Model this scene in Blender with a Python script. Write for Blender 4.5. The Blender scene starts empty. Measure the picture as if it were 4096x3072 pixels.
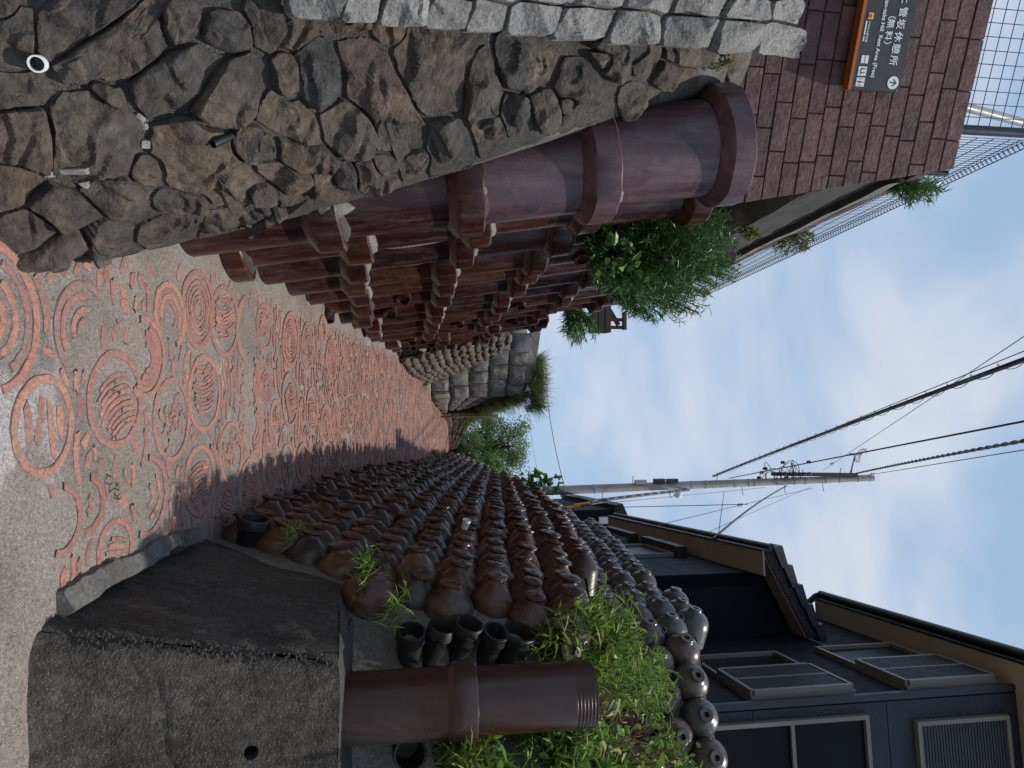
import bpy, bmesh, math, random
from mathutils import Vector, Matrix, Quaternion, noise
from mathutils.bvhtree import BVHTree
random.seed(7)
R = math.radians
scene = bpy.context.scene
COL = scene.collection

# ------------------------------------------------------------------ camera
PITCH = R(8.2); FPX = 2840.0; EYE = Vector((0, 0, 1.5))
CP, SP = math.cos(PITCH), math.sin(PITCH)
cam = bpy.data.cameras.new('camera'); cam_o = bpy.data.objects.new('camera', cam); COL.objects.link(cam_o)
cam.sensor_width = 36; cam.sensor_fit = 'HORIZONTAL'; cam.lens = 36 * FPX / 4096
cam.clip_start = .05; cam.clip_end = 1500
FW, UP, RT = Vector((0, CP, SP)), Vector((0, -SP, CP)), Vector((1, 0, 0))
m = Matrix((UP, -RT, -FW)).transposed().to_4x4(); m.translation = EYE
cam_o.matrix_world = m                     # the photograph is a portrait shot stored on its side
scene.camera = cam_o

# ------------------------------------------------------------------ sky, sun, exposure
SUN = Vector((.30, -.14, 1)).normalized()
w = bpy.data.worlds.new('World'); scene.world = w; w.use_nodes = True
nt = w.node_tree; nt.nodes.clear()
N = nt.nodes.new; L = nt.links.new
sky = N('ShaderNodeTexSky'); sky.sky_type = 'NISHITA'; sky.sun_disc = False
sky.sun_elevation = math.asin(SUN.z); sky.sun_rotation = math.atan2(SUN.x, SUN.y)
sky.air_density = 1.0; sky.dust_density = .6; sky.ozone_density = 1.2
tc = N('ShaderNodeTexCoord')
mp = N('ShaderNodeMapping'); mp.inputs['Scale'].default_value = (1.0, 1.5, 2.3); mp.inputs['Rotation'].default_value = (.35, .1, .6)
n1 = N('ShaderNodeTexNoise'); n1.inputs['Scale'].default_value = 2.0; n1.inputs['Detail'].default_value = 9; n1.inputs['Roughness'].default_value = .50; n1.inputs['Distortion'].default_value = .35
cr = N('ShaderNodeValToRGB'); cr.color_ramp.elements[0].position = .41; cr.color_ramp.elements[1].position = .68
cr.color_ramp.elements[0].color = (.06, .06, .06, 1); cr.color_ramp.elements[1].color = (.92, .92, .92, 1)
cr.color_ramp.interpolation = 'EASE'
mix0 = N('ShaderNodeMix'); mix0.data_type = 'RGBA'; mix0.inputs[0].default_value = .72; mix0.inputs[7].default_value = (4.9, 7.1, 10.0, 1)   # thin high haze over the clear sky
mix = N('ShaderNodeMix'); mix.data_type = 'RGBA'; mix.inputs[7].default_value = (7.6, 8.3, 9.5, 1)
bg = N('ShaderNodeBackground'); bg.inputs['Strength'].default_value = .088
out = N('ShaderNodeOutputWorld')
L(tc.outputs['Generated'], mp.inputs['Vector']); L(mp.outputs['Vector'], n1.inputs['Vector']); L(n1.outputs['Fac'], cr.inputs['Fac'])
L(cr.outputs['Color'], mix.inputs[0]); L(sky.outputs['Color'], mix0.inputs[6]); L(mix0.outputs[2], mix.inputs[6]); L(mix.outputs[2], bg.inputs['Color']); L(bg.outputs['Background'], out.inputs['Surface'])
sun = bpy.data.lights.new('sun', 'SUN'); sun.energy = 3.8; sun.angle = R(1.2); sun.color = (1, .93, .83)
sun_o = bpy.data.objects.new('sun', sun); COL.objects.link(sun_o); sun_o.location = (5, -3, 20)
sun_o.rotation_euler = SUN.to_track_quat('Z', 'Y').to_euler()
vs = scene.view_settings; vs.view_transform = 'Standard'; vs.look = 'None'; vs.exposure = 0.0; vs.gamma = 1.0; vs.use_curve_mapping = False
scene.cycles.max_bounces = 6; scene.cycles.use_denoising = True

# ------------------------------------------------------------------ helpers
def ray(X, Y):
    u = (Y - 1536) / FPX; v = (X - 2048) / FPX
    return Vector((u, CP - v * SP, SP + v * CP))
def at(X, Y, y):
    d = ray(X, Y); return EYE + d * (y / d.y)
def lut(tab, v):
    if v <= tab[0][0]: return tab[0][1]
    for (a, p), (b, q) in zip(tab, tab[1:]):
        if v <= b:
            return p + (q - p) * (v - a) / (b - a)
    return tab[-1][1]
GZ = [(-14, -1.4), (-10, -1.2), (0, 0), (21, 2.52), (23, 2.72), (25, 2.84), (28, 2.9)]
def gz(y): return lut(GZ, y)
def G(X, Y):
    d = ray(X, Y); t = .5
    while t < 60 and EYE.z + d.z * t > gz(d.y * t): t += .01
    return EYE + d * t
XL = [(-4, -2.2), (2.3, -.46), (2.9, -.45), (3.87, -.574), (6.35, -.52), (10.8, -.41), (12.5, -.18), (15.8, -.06), (16.5, .38), (20, .62), (22.9, 1.1), (25.6, 2.3), (27, 3.5)]
XR = [(-4, 2.5), (2.3, .76), (3.87, .805), (6.35, .897), (9, 1.12), (12.5, 1.45), (17, 1.83), (22.9, 2.31), (27, 2.7)]
def xl(y): return lut(XL, y)
def xr(y): return lut(XR, y)

def wloc(o):
    v = Vector((0, 0, 0))
    while o: v = v + Vector(o.location); o = o.parent
    return v
def tag(o, label=None, cat=None, group=None, kind=None):
    if label: o['label'] = label
    if cat: o['category'] = cat
    if group: o['group'] = group
    if kind: o['kind'] = kind
    return o
def thing(name, loc, label, cat, group=None):
    o = bpy.data.objects.new(name, None); o.empty_display_size = .1; o.location = loc; COL.objects.link(o)
    return tag(o, label, cat, group)
def link(name, me, mat, parent=None, loc=None, rot=None):
    o = bpy.data.objects.new(name, me); COL.objects.link(o)
    if mat and not me.materials: me.materials.append(mat)
    if loc is None: loc = Vector((0, 0, 0))
    if parent: o.parent = parent; loc = Vector(loc) - wloc(parent)
    o.location = loc
    if rot is not None: o.rotation_mode = 'QUATERNION'; o.rotation_quaternion = rot
    return o
class MB:
    def __init__(s): s.v = []; s.f = []
    def add(s, vs, fs):
        k = len(s.v); s.v += [Vector(p) for p in vs]; s.f += [tuple(i + k for i in f) for f in fs]; return s
    def quad(s, a, b, c, d): return s.add([a, b, c, d], [(0, 1, 2, 3)])
    def box(s, c, size, rot=None):
        c = Vector(c); x, y, z = [q / 2 for q in size]
        vs = [Vector((i * x, j * y, k * z)) for k in (-1, 1) for j in (-1, 1) for i in (-1, 1)]
        if rot is not None: vs = [rot @ p for p in vs]
        return s.add([p + c for p in vs], [(0, 2, 3, 1), (4, 5, 7, 6), (0, 1, 5, 4), (2, 6, 7, 3), (0, 4, 6, 2), (1, 3, 7, 5)])
    def hexa(s, p): return s.add(p, [(0, 3, 2, 1), (4, 5, 6, 7), (0, 1, 5, 4), (1, 2, 6, 5), (2, 3, 7, 6), (3, 0, 4, 7)])
    def beam(s, a, b, wid, th, up=Vector((0, 0, 1))):
        a = Vector(a); b = Vector(b); d = (b - a).normalized(); sd = d.cross(up)
        if sd.length < 1e-4: sd = Vector((1, 0, 0))
        sd.normalize(); u = sd.cross(d)
        h = sd * wid / 2; k = u * th / 2
        return s.hexa([a - h - k, a + h - k, a + h + k, a - h + k, b - h - k, b + h - k, b + h + k, b - h + k])
    def tube(s, pts, r, n=8, cap=True):
        pts = [Vector(p) for p in pts]; rs = r if isinstance(r, (list, tuple)) else [r] * len(pts)
        k0 = len(s.v); prev = None
        for i, p in enumerate(pts):
            d = (pts[min(i + 1, len(pts) - 1)] - pts[max(i - 1, 0)]).normalized()
            if prev is None:
                a = d.orthogonal().normalized()
            else:
                a = prev - d * prev.dot(d)
                a = a.normalized() if a.length > 1e-6 else d.orthogonal().normalized()
            prev = a; b = d.cross(a)
            for j in range(n):
                t = 2 * math.pi * j / n; s.v.append(p + (a * math.cos(t) + b * math.sin(t)) * rs[i])
        for i in range(len(pts) - 1):
            for j in range(n):
                q = k0 + i * n; s.f.append((q + j, q + (j + 1) % n, q + n + (j + 1) % n, q + n + j))
        if cap:
            s.f.append(tuple(k0 + j for j in range(n))[::-1]); s.f.append(tuple(k0 + (len(pts) - 1) * n + j for j in range(n)))
        return s
    def lathe(s, prof, n=24, M=None, jit=0):
        k0 = len(s.v)
        for (r, h) in prof:
            for j in range(n):
                t = 2 * math.pi * j / n; p = Vector((r * math.cos(t), r * math.sin(t), h))
                if jit: p += noise.noise_vector(p * 9) * jit
                s.v.append(M @ p if M else p)
        for i in range(len(prof) - 1):
            for j in range(n):
                q = k0 + i * n; s.f.append((q + j, q + (j + 1) % n, q + n + (j + 1) % n, q + n + j))
        if prof[-1][0] > 1e-5: s.f.append(tuple(k0 + (len(prof) - 1) * n + j for j in range(n)))
        return s
    def mesh(s, name, smooth=None, origin=None):
        me = bpy.data.meshes.new(name); o = origin if origin is not None else Vector((0, 0, 0))
        me.from_pydata([tuple(p - o) for p in s.v], [], s.f)
        if smooth is not None:
            me.shade_smooth()
            if smooth < 179: me.set_sharp_from_angle(angle=R(smooth))
        me.update(); return me
    def build(s, name, mat, parent=None, smooth=None, base=False):
        if not s.v: return None
        c = sum(s.v, Vector((0, 0, 0))) / len(s.v)
        if base: c.z = min(p.z for p in s.v)
        return link(name, s.mesh(name, smooth, c), mat, parent, c)
def grid(fn, nu, nv):
    mb = MB(); mb.v = [Vector(fn(i / nu, j / nv)) for j in range(nv + 1) for i in range(nu + 1)]
    mb.f = [(j * (nu + 1) + i, j * (nu + 1) + i + 1, (j + 1) * (nu + 1) + i + 1, (j + 1) * (nu + 1) + i) for j in range(nv) for i in range(nu)]
    return mb
class Plan:                                   # smooth plan curve with arc length
    def __init__(s, pts, k=14):
        P = [Vector(p) for p in pts]; P = [P[0] * 2 - P[1]] + P + [P[-1] * 2 - P[-2]]; s.p = []
        for i in range(1, len(P) - 2):
            a, b, c, d = P[i - 1:i + 3]
            for j in range(k):
                t = j / k
                s.p.append(.5 * ((2 * b) + (c - a) * t + (2 * a - 5 * b + 4 * c - d) * t * t + (3 * b - a - 3 * c + d) * t ** 3))
        s.p.append(P[-2]); s.s = [0]
        for a, b in zip(s.p, s.p[1:]): s.s.append(s.s[-1] + (b - a).length)
        s.len = s.s[-1]
    def __call__(s, q):
        q = max(0, min(s.len - 1e-5, q)); i = 0; lo, hi = 0, len(s.s) - 1
        while hi - lo > 1:
            mid = (lo + hi) // 2
            if s.s[mid] <= q: lo = mid
            else: hi = mid
        t = (q - s.s[lo]) / (s.s[hi] - s.s[lo]); a, b = s.p[lo], s.p[hi]
        d = s.p[min(lo + 2, len(s.p) - 1)] - s.p[max(lo - 1, 0)]
        return a.lerp(b, t), d.normalized()

# ------------------------------------------------------------------ materials
def material(name, palette, rough=.7, dirt=None, dirt_amt=.5, dirt_scale=3, fine=40, fine_amt=.25, bump=.3, bump_scale=30, bump2=0, bump2_scale=6, spec=.5, coat=0, spots=None, transl=0, patch=None, rough_var=.1, vor=0, vor_scale=80, bdist=.01, streak=None):
    mt = bpy.data.materials.new(name); mt.use_nodes = True; t = mt.node_tree; t.nodes.clear(); N = t.nodes.new; L = t.links.new
    o = N('ShaderNodeOutputMaterial'); b = N('ShaderNodeBsdfPrincipled'); L(b.outputs[0], o.inputs[0])
    tc = N('ShaderNodeTexCoord'); oi = N('ShaderNodeObjectInfo'); ge = N('ShaderNodeNewGeometry')
    sm = N('ShaderNodeMath'); sm.operation = 'ADD'; L(oi.outputs['Random'], sm.inputs[0]); L(ge.outputs['Random Per Island'], sm.inputs[1])
    fr = N('ShaderNodeMath'); fr.operation = 'FRACT'; L(sm.outputs[0], fr.inputs[0])
    ml = N('ShaderNodeMath'); ml.operation = 'MULTIPLY'; L(oi.outputs['Random'], ml.inputs[0]); ml.inputs[1].default_value = 61
    ad = N('ShaderNodeVectorMath'); ad.operation = 'ADD'; L(tc.outputs['Object'], ad.inputs[0]); L(ml.outputs[0], ad.inputs[1])
    vec = ad.outputs[0]
    def nz(sc, det=5, ro=.6):
        n = N('ShaderNodeTexNoise'); n.inputs['Scale'].default_value = sc; n.inputs['Detail'].default_value = det; n.inputs['Roughness'].default_value = ro; L(vec, n.inputs['Vector']); return n.outputs['Fac']
    def ramp(fac, a, c, ca=(0, 0, 0, 1), cb=(1, 1, 1, 1)):
        r = N('ShaderNodeValToRGB'); r.color_ramp.elements[0].position = a; r.color_ramp.elements[1].position = c; r.color_ramp.elements[0].color = ca; r.color_ramp.elements[1].color = cb; L(fac, r.inputs[0]); return r.outputs[0]
    def mixc(fac, A, B, mode='MIX', f=None):
        x = N('ShaderNodeMix'); x.data_type = 'RGBA'; x.blend_type = mode
        if f is not None: x.inputs[0].default_value = f
        else: L(fac, x.inputs[0])
        for v, i in ((A, 6), (B, 7)):
            if isinstance(v, tuple): x.inputs[i].default_value = v if len(v) == 4 else v + (1,)
            else: L(v, x.inputs[i])
        return x.outputs[2]
    r = N('ShaderNodeValToRGB'); r.color_ramp.interpolation = 'LINEAR'; L(fr.outputs[0], r.inputs[0]); els = r.color_ramp.elements
    while len(els) < len(palette): els.new(.5)
    for i, c in enumerate(palette):
        els[i].position = i / max(1, len(palette) - 1); els[i].color = tuple(c) + (1,)
    if len(palette) == 1: els[1].color = tuple(palette[0]) + (1,)
    c = r.outputs[0]
    if patch: c = mixc(ramp(nz(patch[1], 4), patch[2], patch[2] + .04), c, patch[0])
    if dirt: 
        md = N('ShaderNodeMath'); md.operation = 'MULTIPLY'; md.inputs[1].default_value = dirt_amt
        L(ramp(nz(dirt_scale, 6, .65), .4, .68), md.inputs[0]); c = mixc(md.outputs[0], c, dirt)
    if streak:
        mpn = N('ShaderNodeMapping'); mpn.inputs['Scale'].default_value = streak[2]; L(vec, mpn.inputs['Vector']); sn = N('ShaderNodeTexNoise'); sn.inputs['Scale'].default_value = 1; sn.inputs['Detail'].default_value = 6; sn.inputs['Roughness'].default_value = .7; L(mpn.outputs[0], sn.inputs['Vector'])
        c = mixc(ramp(sn.outputs['Fac'], .46, .70, (0, 0, 0, 1), (streak[1],) * 3 + (1,)), c, streak[0])
    fn = nz(fine, 4)
    lo = 1 - fine_amt; hi = 1 + fine_amt
    c = mixc(None, c, ramp(fn, .3, .7, (lo, lo, lo, 1), (hi, hi, hi, 1)), 'MULTIPLY', 1.0)
    if spots:
        vo = N('ShaderNodeTexVoronoi'); vo.inputs['Scale'].default_value = spots[1]; L(vec, vo.inputs['Vector'])
        c = mixc(ramp(vo.outputs['Distance'], spots[2], spots[2] + .06, (spots[3],) * 3 + (1,), (0, 0, 0, 1)), c, spots[0])
    L(c, b.inputs['Base Color'])
    rr = N('ShaderNodeMapRange'); L(nz(dirt_scale * 3, 4), rr.inputs[0]); rr.inputs[1].default_value = .3; rr.inputs[2].default_value = .7; rr.inputs[3].default_value = max(.02, rough - rough_var); rr.inputs[4].default_value = min(1, rough + rough_var); L(rr.outputs[0], b.inputs['Roughness'])
    b.inputs['Specular IOR Level'].default_value = spec
    if coat: b.inputs['Coat Weight'].default_value = coat; b.inputs['Coat Roughness'].default_value = .15
    hs = []
    if bump: hs.append((nz(bump_scale, 8, .65), bump))
    if bump2: hs.append((nz(bump2_scale, 5, .55), bump2))
    if vor:
        vo = N('ShaderNodeTexVoronoi'); vo.inputs['Scale'].default_value = vor_scale; L(vec, vo.inputs['Vector']); iv = N('ShaderNodeMath'); iv.operation = 'SUBTRACT'; iv.inputs[0].default_value = 1; L(vo.outputs['Distance'], iv.inputs[1]); hs.append((iv.outputs[0], vor))
    nrm = None
    for h, st in hs:
        bp = N('ShaderNodeBump'); bp.inputs['Strength'].default_value = st; bp.inputs['Distance'].default_value = bdist; L(h, bp.inputs['Height'])
        if nrm: L(nrm, bp.inputs['Normal'])
        nrm = bp.outputs[0]
    if nrm: L(nrm, b.inputs['Normal'])
    if transl:
        tr = N('ShaderNodeBsdfTranslucent'); L(c, tr.inputs[0]); ms = N('ShaderNodeMixShader'); ms.inputs[0].default_value = transl; L(b.outputs[0], ms.inputs[1]); L(tr.outputs[0], ms.inputs[2]); L(ms.outputs[0], o.inputs[0])
    return mt
M = {}
M['path'] = material('path_mortar', [(.262, .225, .200)], .92, (.13, .115, .102), .7, 2.0, 70, .35, .7, 90, .6, 9, spots=((.46, .42, .38), 130, .13, .8), patch=((.40, .375, .36), 1.7, .625), vor=.7, vor_scale=130)
M['ground'] = material('ground_earth', [(.16, .14, .12)], .95, (.09, .09, .06), .6, 1.5, 30, .3, .4, 20)
M['tile'] = material('terracotta', [(.27, .130, .104), (.325, .158, .118), (.37, .188, .130), (.245, .137, .12), (.305, .145, .11), (.20, .13, .124), (.34, .17, .12), (.225, .105, .086)], .85, (.19, .15, .137), .6, 13, 70, .32, .35, 60, .3, 14, spec=.3)
M['stone'] = material('dark_rubble_stone', [(.100, .078, .060), (.062, .058, .055), (.125, .092, .066), (.100, .068, .060), (.050, .049, .050), (.115, .092, .068), (.082, .060, .054)], .86, (.028, .026, .025), .85, 3.2, 24, .45, .9, 30, .9, 8, patch=((.15, .12, .09), 3.4, .63), bdist=.025)
M['mortar'] = material('old_mortar', [(.070, .066, .060)], .95, (.022, .021, .020), .85, 2.2, 60, .35, .7, 110, .4, 12, spots=((.36, .34, .31), 190, .13, .7), vor=.6, vor_scale=150)
M['mortar_pale'] = material('pale_mortar', [(.25, .235, .215), (.20, .19, .175)], .95, (.085, .08, .076), .7, 5, 60, .3, .6, 70, .5, 14)
M['granite'] = material('pale_granite', [(.25, .245, .235), (.19, .19, .185), (.29, .28, .27), (.22, .215, .21)], .9, (.09, .088, .085), .75, 4, 90, .35, .8, 40, .6, 10, spots=((.15, .15, .15), 130, .16, .7), bdist=.015)
M['brownblock'] = material('brown_stamped_block', [(.125, .062, .062), (.088, .048, .050), (.15, .078, .075), (.11, .058, .056)], .75, (.045, .03, .031), .75, 7, 50, .25, .8, 34, .9, 12, spec=.45, streak=((.16, .10, .098), .4, (9, 9, 2)))
M['pipe'] = material('salt_glazed_pipe', [(.026, .006, .007), (.036, .008, .007), (.058, .017, .006), (.018, .006, .008), (.040, .009, .007), (.034, .005, .008), (.066, .020, .007), (.015, .007, .008)], .32, (.030, .010, .013), .5, 3.5, 26, .3, .12, 60, .15, 6, spec=.4, streak=((.085, .060, .055), .75, (16, 16, 2.2)), patch=((.014, .008, .009), 2.6, .58), rough_var=.12)
M['pipe_big'] = material('purple_glazed_pipe', [(.075, .034, .038), (.062, .028, .032)], .42, (.075, .06, .08), .7, 2.2, 30, .22, .12, 60, .12, 6, spec=.5, rough_var=.16, streak=((.13, .09, .085), .7, (12, 12, 1.6)), patch=((.035, .018, .02), 3.0, .62))
M['pillarpipe'] = material('brown_glazed_pipe', [(.044, .018, .012)], .30, (.040, .027, .026), .6, 2.5, 30, .15, .06, 60, spec=.45, streak=((.065, .048, .045), .5, (10, 10, 1.2)))
M['jar_mortar'] = material('jar_bedding_mortar', [(.15, .135, .12)], .95, (.06, .055, .05), .7, 4, 60, .35, .7, 90, .5, 14)
M['jar'] = material('brown_glazed_jar', [(.075, .028, .016), (.038, .019, .014), (.115, .050, .020), (.050, .028, .022), (.085, .026, .016), (.052, .037, .030), (.130, .062, .026), (.034, .021, .018), (.062, .046, .037)], .37, (.060, .047, .037), .5, 12, 40, .35, .15, 50, .12, 18, spec=.4, patch=((.075, .064, .055), 9, .62), rough_var=.14)
M['jar_grey'] = material('weathered_jar', [(.070, .042, .033), (.060, .047, .040), (.085, .048, .034), (.062, .068, .068), (.066, .038, .031)], .33, (.10, .088, .08), .5, 9, 40, .25, .12, 50, .12, 18, spec=.5, coat=.15, rough_var=.14)
M['pot'] = material('black_pot', [(.010, .010, .011), (.015, .013, .012)], .5, (.028, .025, .023), .6, 8, 40, .25, .2, 40)
M['darkconcrete'] = material('mossy_dark_concrete', [(.062, .054, .047)], .92, (.018, .017, .016), .85, 1.5, 40, .4, .6, 70, .5, 7, spots=((.27, .24, .20), 120, .14, .75), patch=((.07, .056, .046), 1.1, .56), vor=.35, vor_scale=110, spec=.2, streak=((.10, .09, .08), .55, (9, 9, 1.3)))
M['concrete'] = material('grey_concrete', [(.20, .195, .185)], .92, (.10, .098, .09), .6, 3, 50, .3, .4, 60, .3, 9)
M['kerb'] = material('dirty_kerb_concrete', [(.13, .125, .115)], .95, (.05, .048, .045), .75, 6, 60, .35, .6, 70, .5, 12, spots=((.3, .28, .25), 130, .12, .6))
M['navy'] = material('navy_siding', [(.006, .008, .013)], .7, (.009, .011, .016), .5, 2, 30, .15, .12, 60, spec=.15)
M['navytex'] = material('navy_textured_panel', [(.016, .020, .030)], .45, (.010, .012, .018), .5, 2, 30, .1, .7, 26, .9, 22, bdist=.02, spec=.4)
M['black'] = material('black_trim', [(.010, .011, .013)], .4, None, fine=30, fine_amt=.1, bump=.03)
M['roof'] = material('dark_roof_tile', [(.022, .026, .032), (.028, .031, .037)], .45, None, fine=30, fine_amt=.15, bump=.1)
M['soffit'] = material('beige_soffit', [(.33, .285, .225)], .8, (.28, .24, .19), .4, 2, 30, .08, .05, 40)
M['frame'] = material('bronze_window_frame', [(.17, .155, .135)], .45, None, fine=30, fine_amt=.08, bump=.02)
M['glass'] = material('dark_window_screen', [(.004, .006, .007)], .35, None, fine=5, fine_amt=.05, bump=0, spec=.12)
M['louvre'] = material('dark_louvre', [(.018, .020, .025)], .5, None, fine=30, fine_amt=.1, bump=.03)
M['pole'] = material('pole_concrete', [(.33, .335, .33)], .8, (.19, .135, .09), .6, 1.3, 30, .15, .1, 40)
M['wire'] = material('black_cable', [(.010, .010, .012)], .5, None, fine=30, fine_amt=.1, bump=0)
M['steel'] = material('galvanised_steel', [(.30, .32, .34)], .45, (.2, .2, .2), .4, 5, 30, .12, .05, 40)
M['fence'] = material('dark_blue_fence_coat', [(.012, .016, .030)], .4, None, fine=30, fine_amt=.1, bump=0)
M['white'] = material('white_plastic', [(.72, .72, .73)], .5, (.5, .49, .47), .4, 20, 40, .06, .05, 40)
M['yellow'] = material('yellow_sleeve', [(.62, .33, .02)], .5, None, fine=30, fine_amt=.1, bump=0)
M['signface'] = material('slate_sign_face', [(.030, .034, .039)], .5, (.04, .044, .048), .4, 6, 40, .06, .03, 40)
M['signorange'] = material('orange_sign_edge', [(.36, .095, .012)], .6, None, fine=40, fine_amt=.1, bump=.03)
M['signwhite'] = material('sign_white', [(.72, .75, .76)], .6, None, fine=40, fine_amt=.05, bump=0)
M['signyellow'] = material('sign_yellow', [(.72, .58, .16)], .6, None, fine=40, fine_amt=.05, bump=0)
M['signred'] = material('sign_red', [(.48, .08, .05)], .6, None, fine=40, fine_amt=.05, bump=0)
M['ashlar'] = material('grey_ashlar', [(.17, .17, .18), (.21, .195, .185), (.15, .16, .175), (.24, .21, .18), (.19, .185, .18)], .9, (.06, .06, .06), .6, 2.5, 30, .4, .6, 30, .6, 8, bdist=.02)
M['cobble'] = material('brown_cobble', [(.105, .080, .068), (.080, .063, .056), (.13, .10, .082), (.09, .073, .064), (.17, .15, .13)], .85, (.05, .042, .036), .5, 6, 40, .3, .3, 40)
M['wood'] = material('dark_plank', [(.045, .030, .026), (.055, .036, .03)], .8, None, fine=30, fine_amt=.25, bump=.2)
M['leaf_dark'] = material('willow_leaf', [(.035, .095, .024), (.055, .145, .03), (.085, .20, .04), (.04, .11, .03)], .42, None, fine=20, fine_amt=.2, bump=0, transl=.3)
M['leaf_weed'] = material('weed_leaf', [(.055, .13, .03), (.14, .27, .035), (.22, .31, .045), (.075, .16, .035), (.27, .31, .06), (.10, .22, .035), (.30, .27, .07)], .55, None, fine=20, fine_amt=.2, bump=0, transl=.35)
M['leaf_broad'] = material('vine_leaf', [(.07, .16, .035), (.12, .23, .04), (.18, .29, .05)], .45, None, fine=20, fine_amt=.2, bump=0, transl=.3)
M['leaf_tree'] = material('tree_leaf', [(.09, .16, .03), (.14, .22, .04), (.07, .13, .03), (.18, .26, .05)], .6, None, fine=20, fine_amt=.2, bump=0, transl=.3)
M['grass'] = material('grass_blade', [(.06, .10, .022), (.10, .14, .03), (.14, .16, .05), (.075, .12, .03)], .7, None, fine=20, fine_amt=.2, bump=0, transl=.3)
M['dry'] = material('dry_stem', [(.20, .11, .05), (.26, .17, .08)], .8, None, fine=20, fine_amt=.2, bump=0)
M['stem'] = material('green_stem', [(.06, .09, .03), (.09, .07, .035)], .7, None, fine=20, fine_amt=.2, bump=0)
M['bark'] = material('tree_bark', [(.07, .055, .045)], .9, None, fine=20, fine_amt=.3, bump=.4)
M['moss'] = material('moss', [(.10, .16, .02), (.14, .20, .03)], .9, None, fine=20, fine_amt=.2, bump=0, transl=.2)
M['efflor'] = material('lime_crust', [(.27, .25, .23)], .95, (.14, .13, .12), .6, 20, 40, .2, .5, 60)

# ------------------------------------------------------------------ ground and path
ys = [-300, -60, -14, -10, -5, 0, 5, 10, 15, 21, 23, 25, 28, 60, 150, 400, 900]
mb = MB()
xs = [-700, -150, -40, -10, 0, 10, 40, 150, 700]
mb.v = [Vector((x, y, gz(y) - .03)) for y in ys for x in xs]
mb.f = [(j * 9 + i, j * 9 + i + 1, (j + 1) * 9 + i + 1, (j + 1) * 9 + i) for j in range(len(ys) - 1) for i in range(8)]
tag(mb.build('ground', M['ground']), kind='structure')
def path_pt(u, v):
    y = -4 + 31 * v; a, b = xl(y) - .35, xr(y) + .35
    if y < 2.9: b += (2.9 - y) * 1.5; a -= max(0, 2.9 - y) * .6
    x = a + (b - a) * u
    return (x, y, gz(y) + .012 * noise.noise(Vector((x * 2.3, y * 2.3, 0))) + .004 * noise.noise(Vector((x * 11, y * 11, 3))))
def pz(x, y): return gz(y) + .012 * noise.noise(Vector((x * 2.3, y * 2.3, 0)))
path = tag(grid(path_pt, 60, 520).build('path', M['path'], smooth=180), kind='structure')

pieces = []                                    # (y, name, MB)
def arc_piece(cx, cy, ri, ro, a0, a1, h=.006, squash=1.0, rot=0.0, name='terracotta_arc', rough=.002):
    if cy > 5: h += .004
    span = abs(a1 - a0); n = max(4, int(span * (ri + ro) / 2 / .022)); n = min(n, 40)
    closed = span > 6.2
    if closed: n = max(n, 20)
    mb = MB(); sec = []
    e = min(.0035, (ro - ri) * .25)
    for i in range(n if closed else n + 1):
        t = a0 + (a1 - a0) * i / n
        row = []
        for k, (r, z) in enumerate(((ri, -.012), (ri, h - e * .8), (ri + e, h), (ro - e, h), (ro, h - e * .8), (ro, -.012))):
            rr = r + random.uniform(-rough, rough)
            if not closed and i in (0, n): tt = t + random.uniform(-.012, .012) / max(r, .03)
            else: tt = t
            lx, ly = rr * math.cos(tt), rr * math.sin(tt) * squash
            x = cx + lx * math.cos(rot) - ly * math.sin(rot); y = cy + lx * math.sin(rot) + ly * math.cos(rot)
            row.append(Vector((x, y, pz(x, y) + z)))
        sec.append(row)
    m_ = len(sec); mb.v = [p for r_ in sec for p in r_]
    for i in range(m_ if closed else m_ - 1):
        j = (i + 1) % m_
        for k in range(5): mb.f.append((i * 6 + k, j * 6 + k, j * 6 + k + 1, i * 6 + k + 1))
    if not closed:
        mb.f.append((0, 1, 2, 3, 4, 5)); q = (m_ - 1) * 6; mb.f.append((q + 5, q + 4, q + 3, q + 2, q + 1, q))
    pieces.append((cy - .25 * ro, name, mb))
def shard(cx, cy, a, b, rot, h=.004, name='terracotta_shard'):
    n = random.choice((4, 5, 5, 6)); mb = MB(); bot = []; mid = []; top = []
    for i in range(n):
        t = 2 * math.pi * (i + random.uniform(-.22, .22)) / n + .5
        sq = 1 / max(abs(math.cos(t)), abs(math.sin(t))) ** .6
        lx, ly = a * math.cos(t) * sq * random.uniform(.85, 1.1), b * math.sin(t) * sq * random.uniform(.85, 1.1)
        for lst, s, z in ((bot, 1, -.012), (mid, 1, h * .6), (top, .9, h)):
            x = cx + (lx * math.cos(rot) - ly * math.sin(rot)) * s; y = cy + (lx * math.sin(rot) + ly * math.cos(rot)) * s
            lst.append(Vector((x, y, pz(x, y) + z)))
    mb.v = bot + mid + top
    for i in range(n):
        j = (i + 1) % n; mb.f += [(i, j, n + j, n + i), (n + i, n + j, 2 * n + j, 2 * n + i)]
    mb.f.append(tuple(range(2 * n, 3 * n))); pieces.append((cy, name, mb))
class Bag(list):
    def __init__(s): s.g = {}
    def append(s, c):
        k = int(c[1] / .25); s.g.setdefault(k, []).append(c); list.append(s, c)
circles = Bag()
def fits(x, y, r, gap=.008):
    k = int(y / .25)
    return all((x - a) ** 2 + (y - b) ** 2 > (r + c + gap) ** 2 for kk in (k - 2, k - 1, k, k + 1, k + 2) for a, b, c in circles.g.get(kk, ()))
TAU = 2 * math.pi
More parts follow.
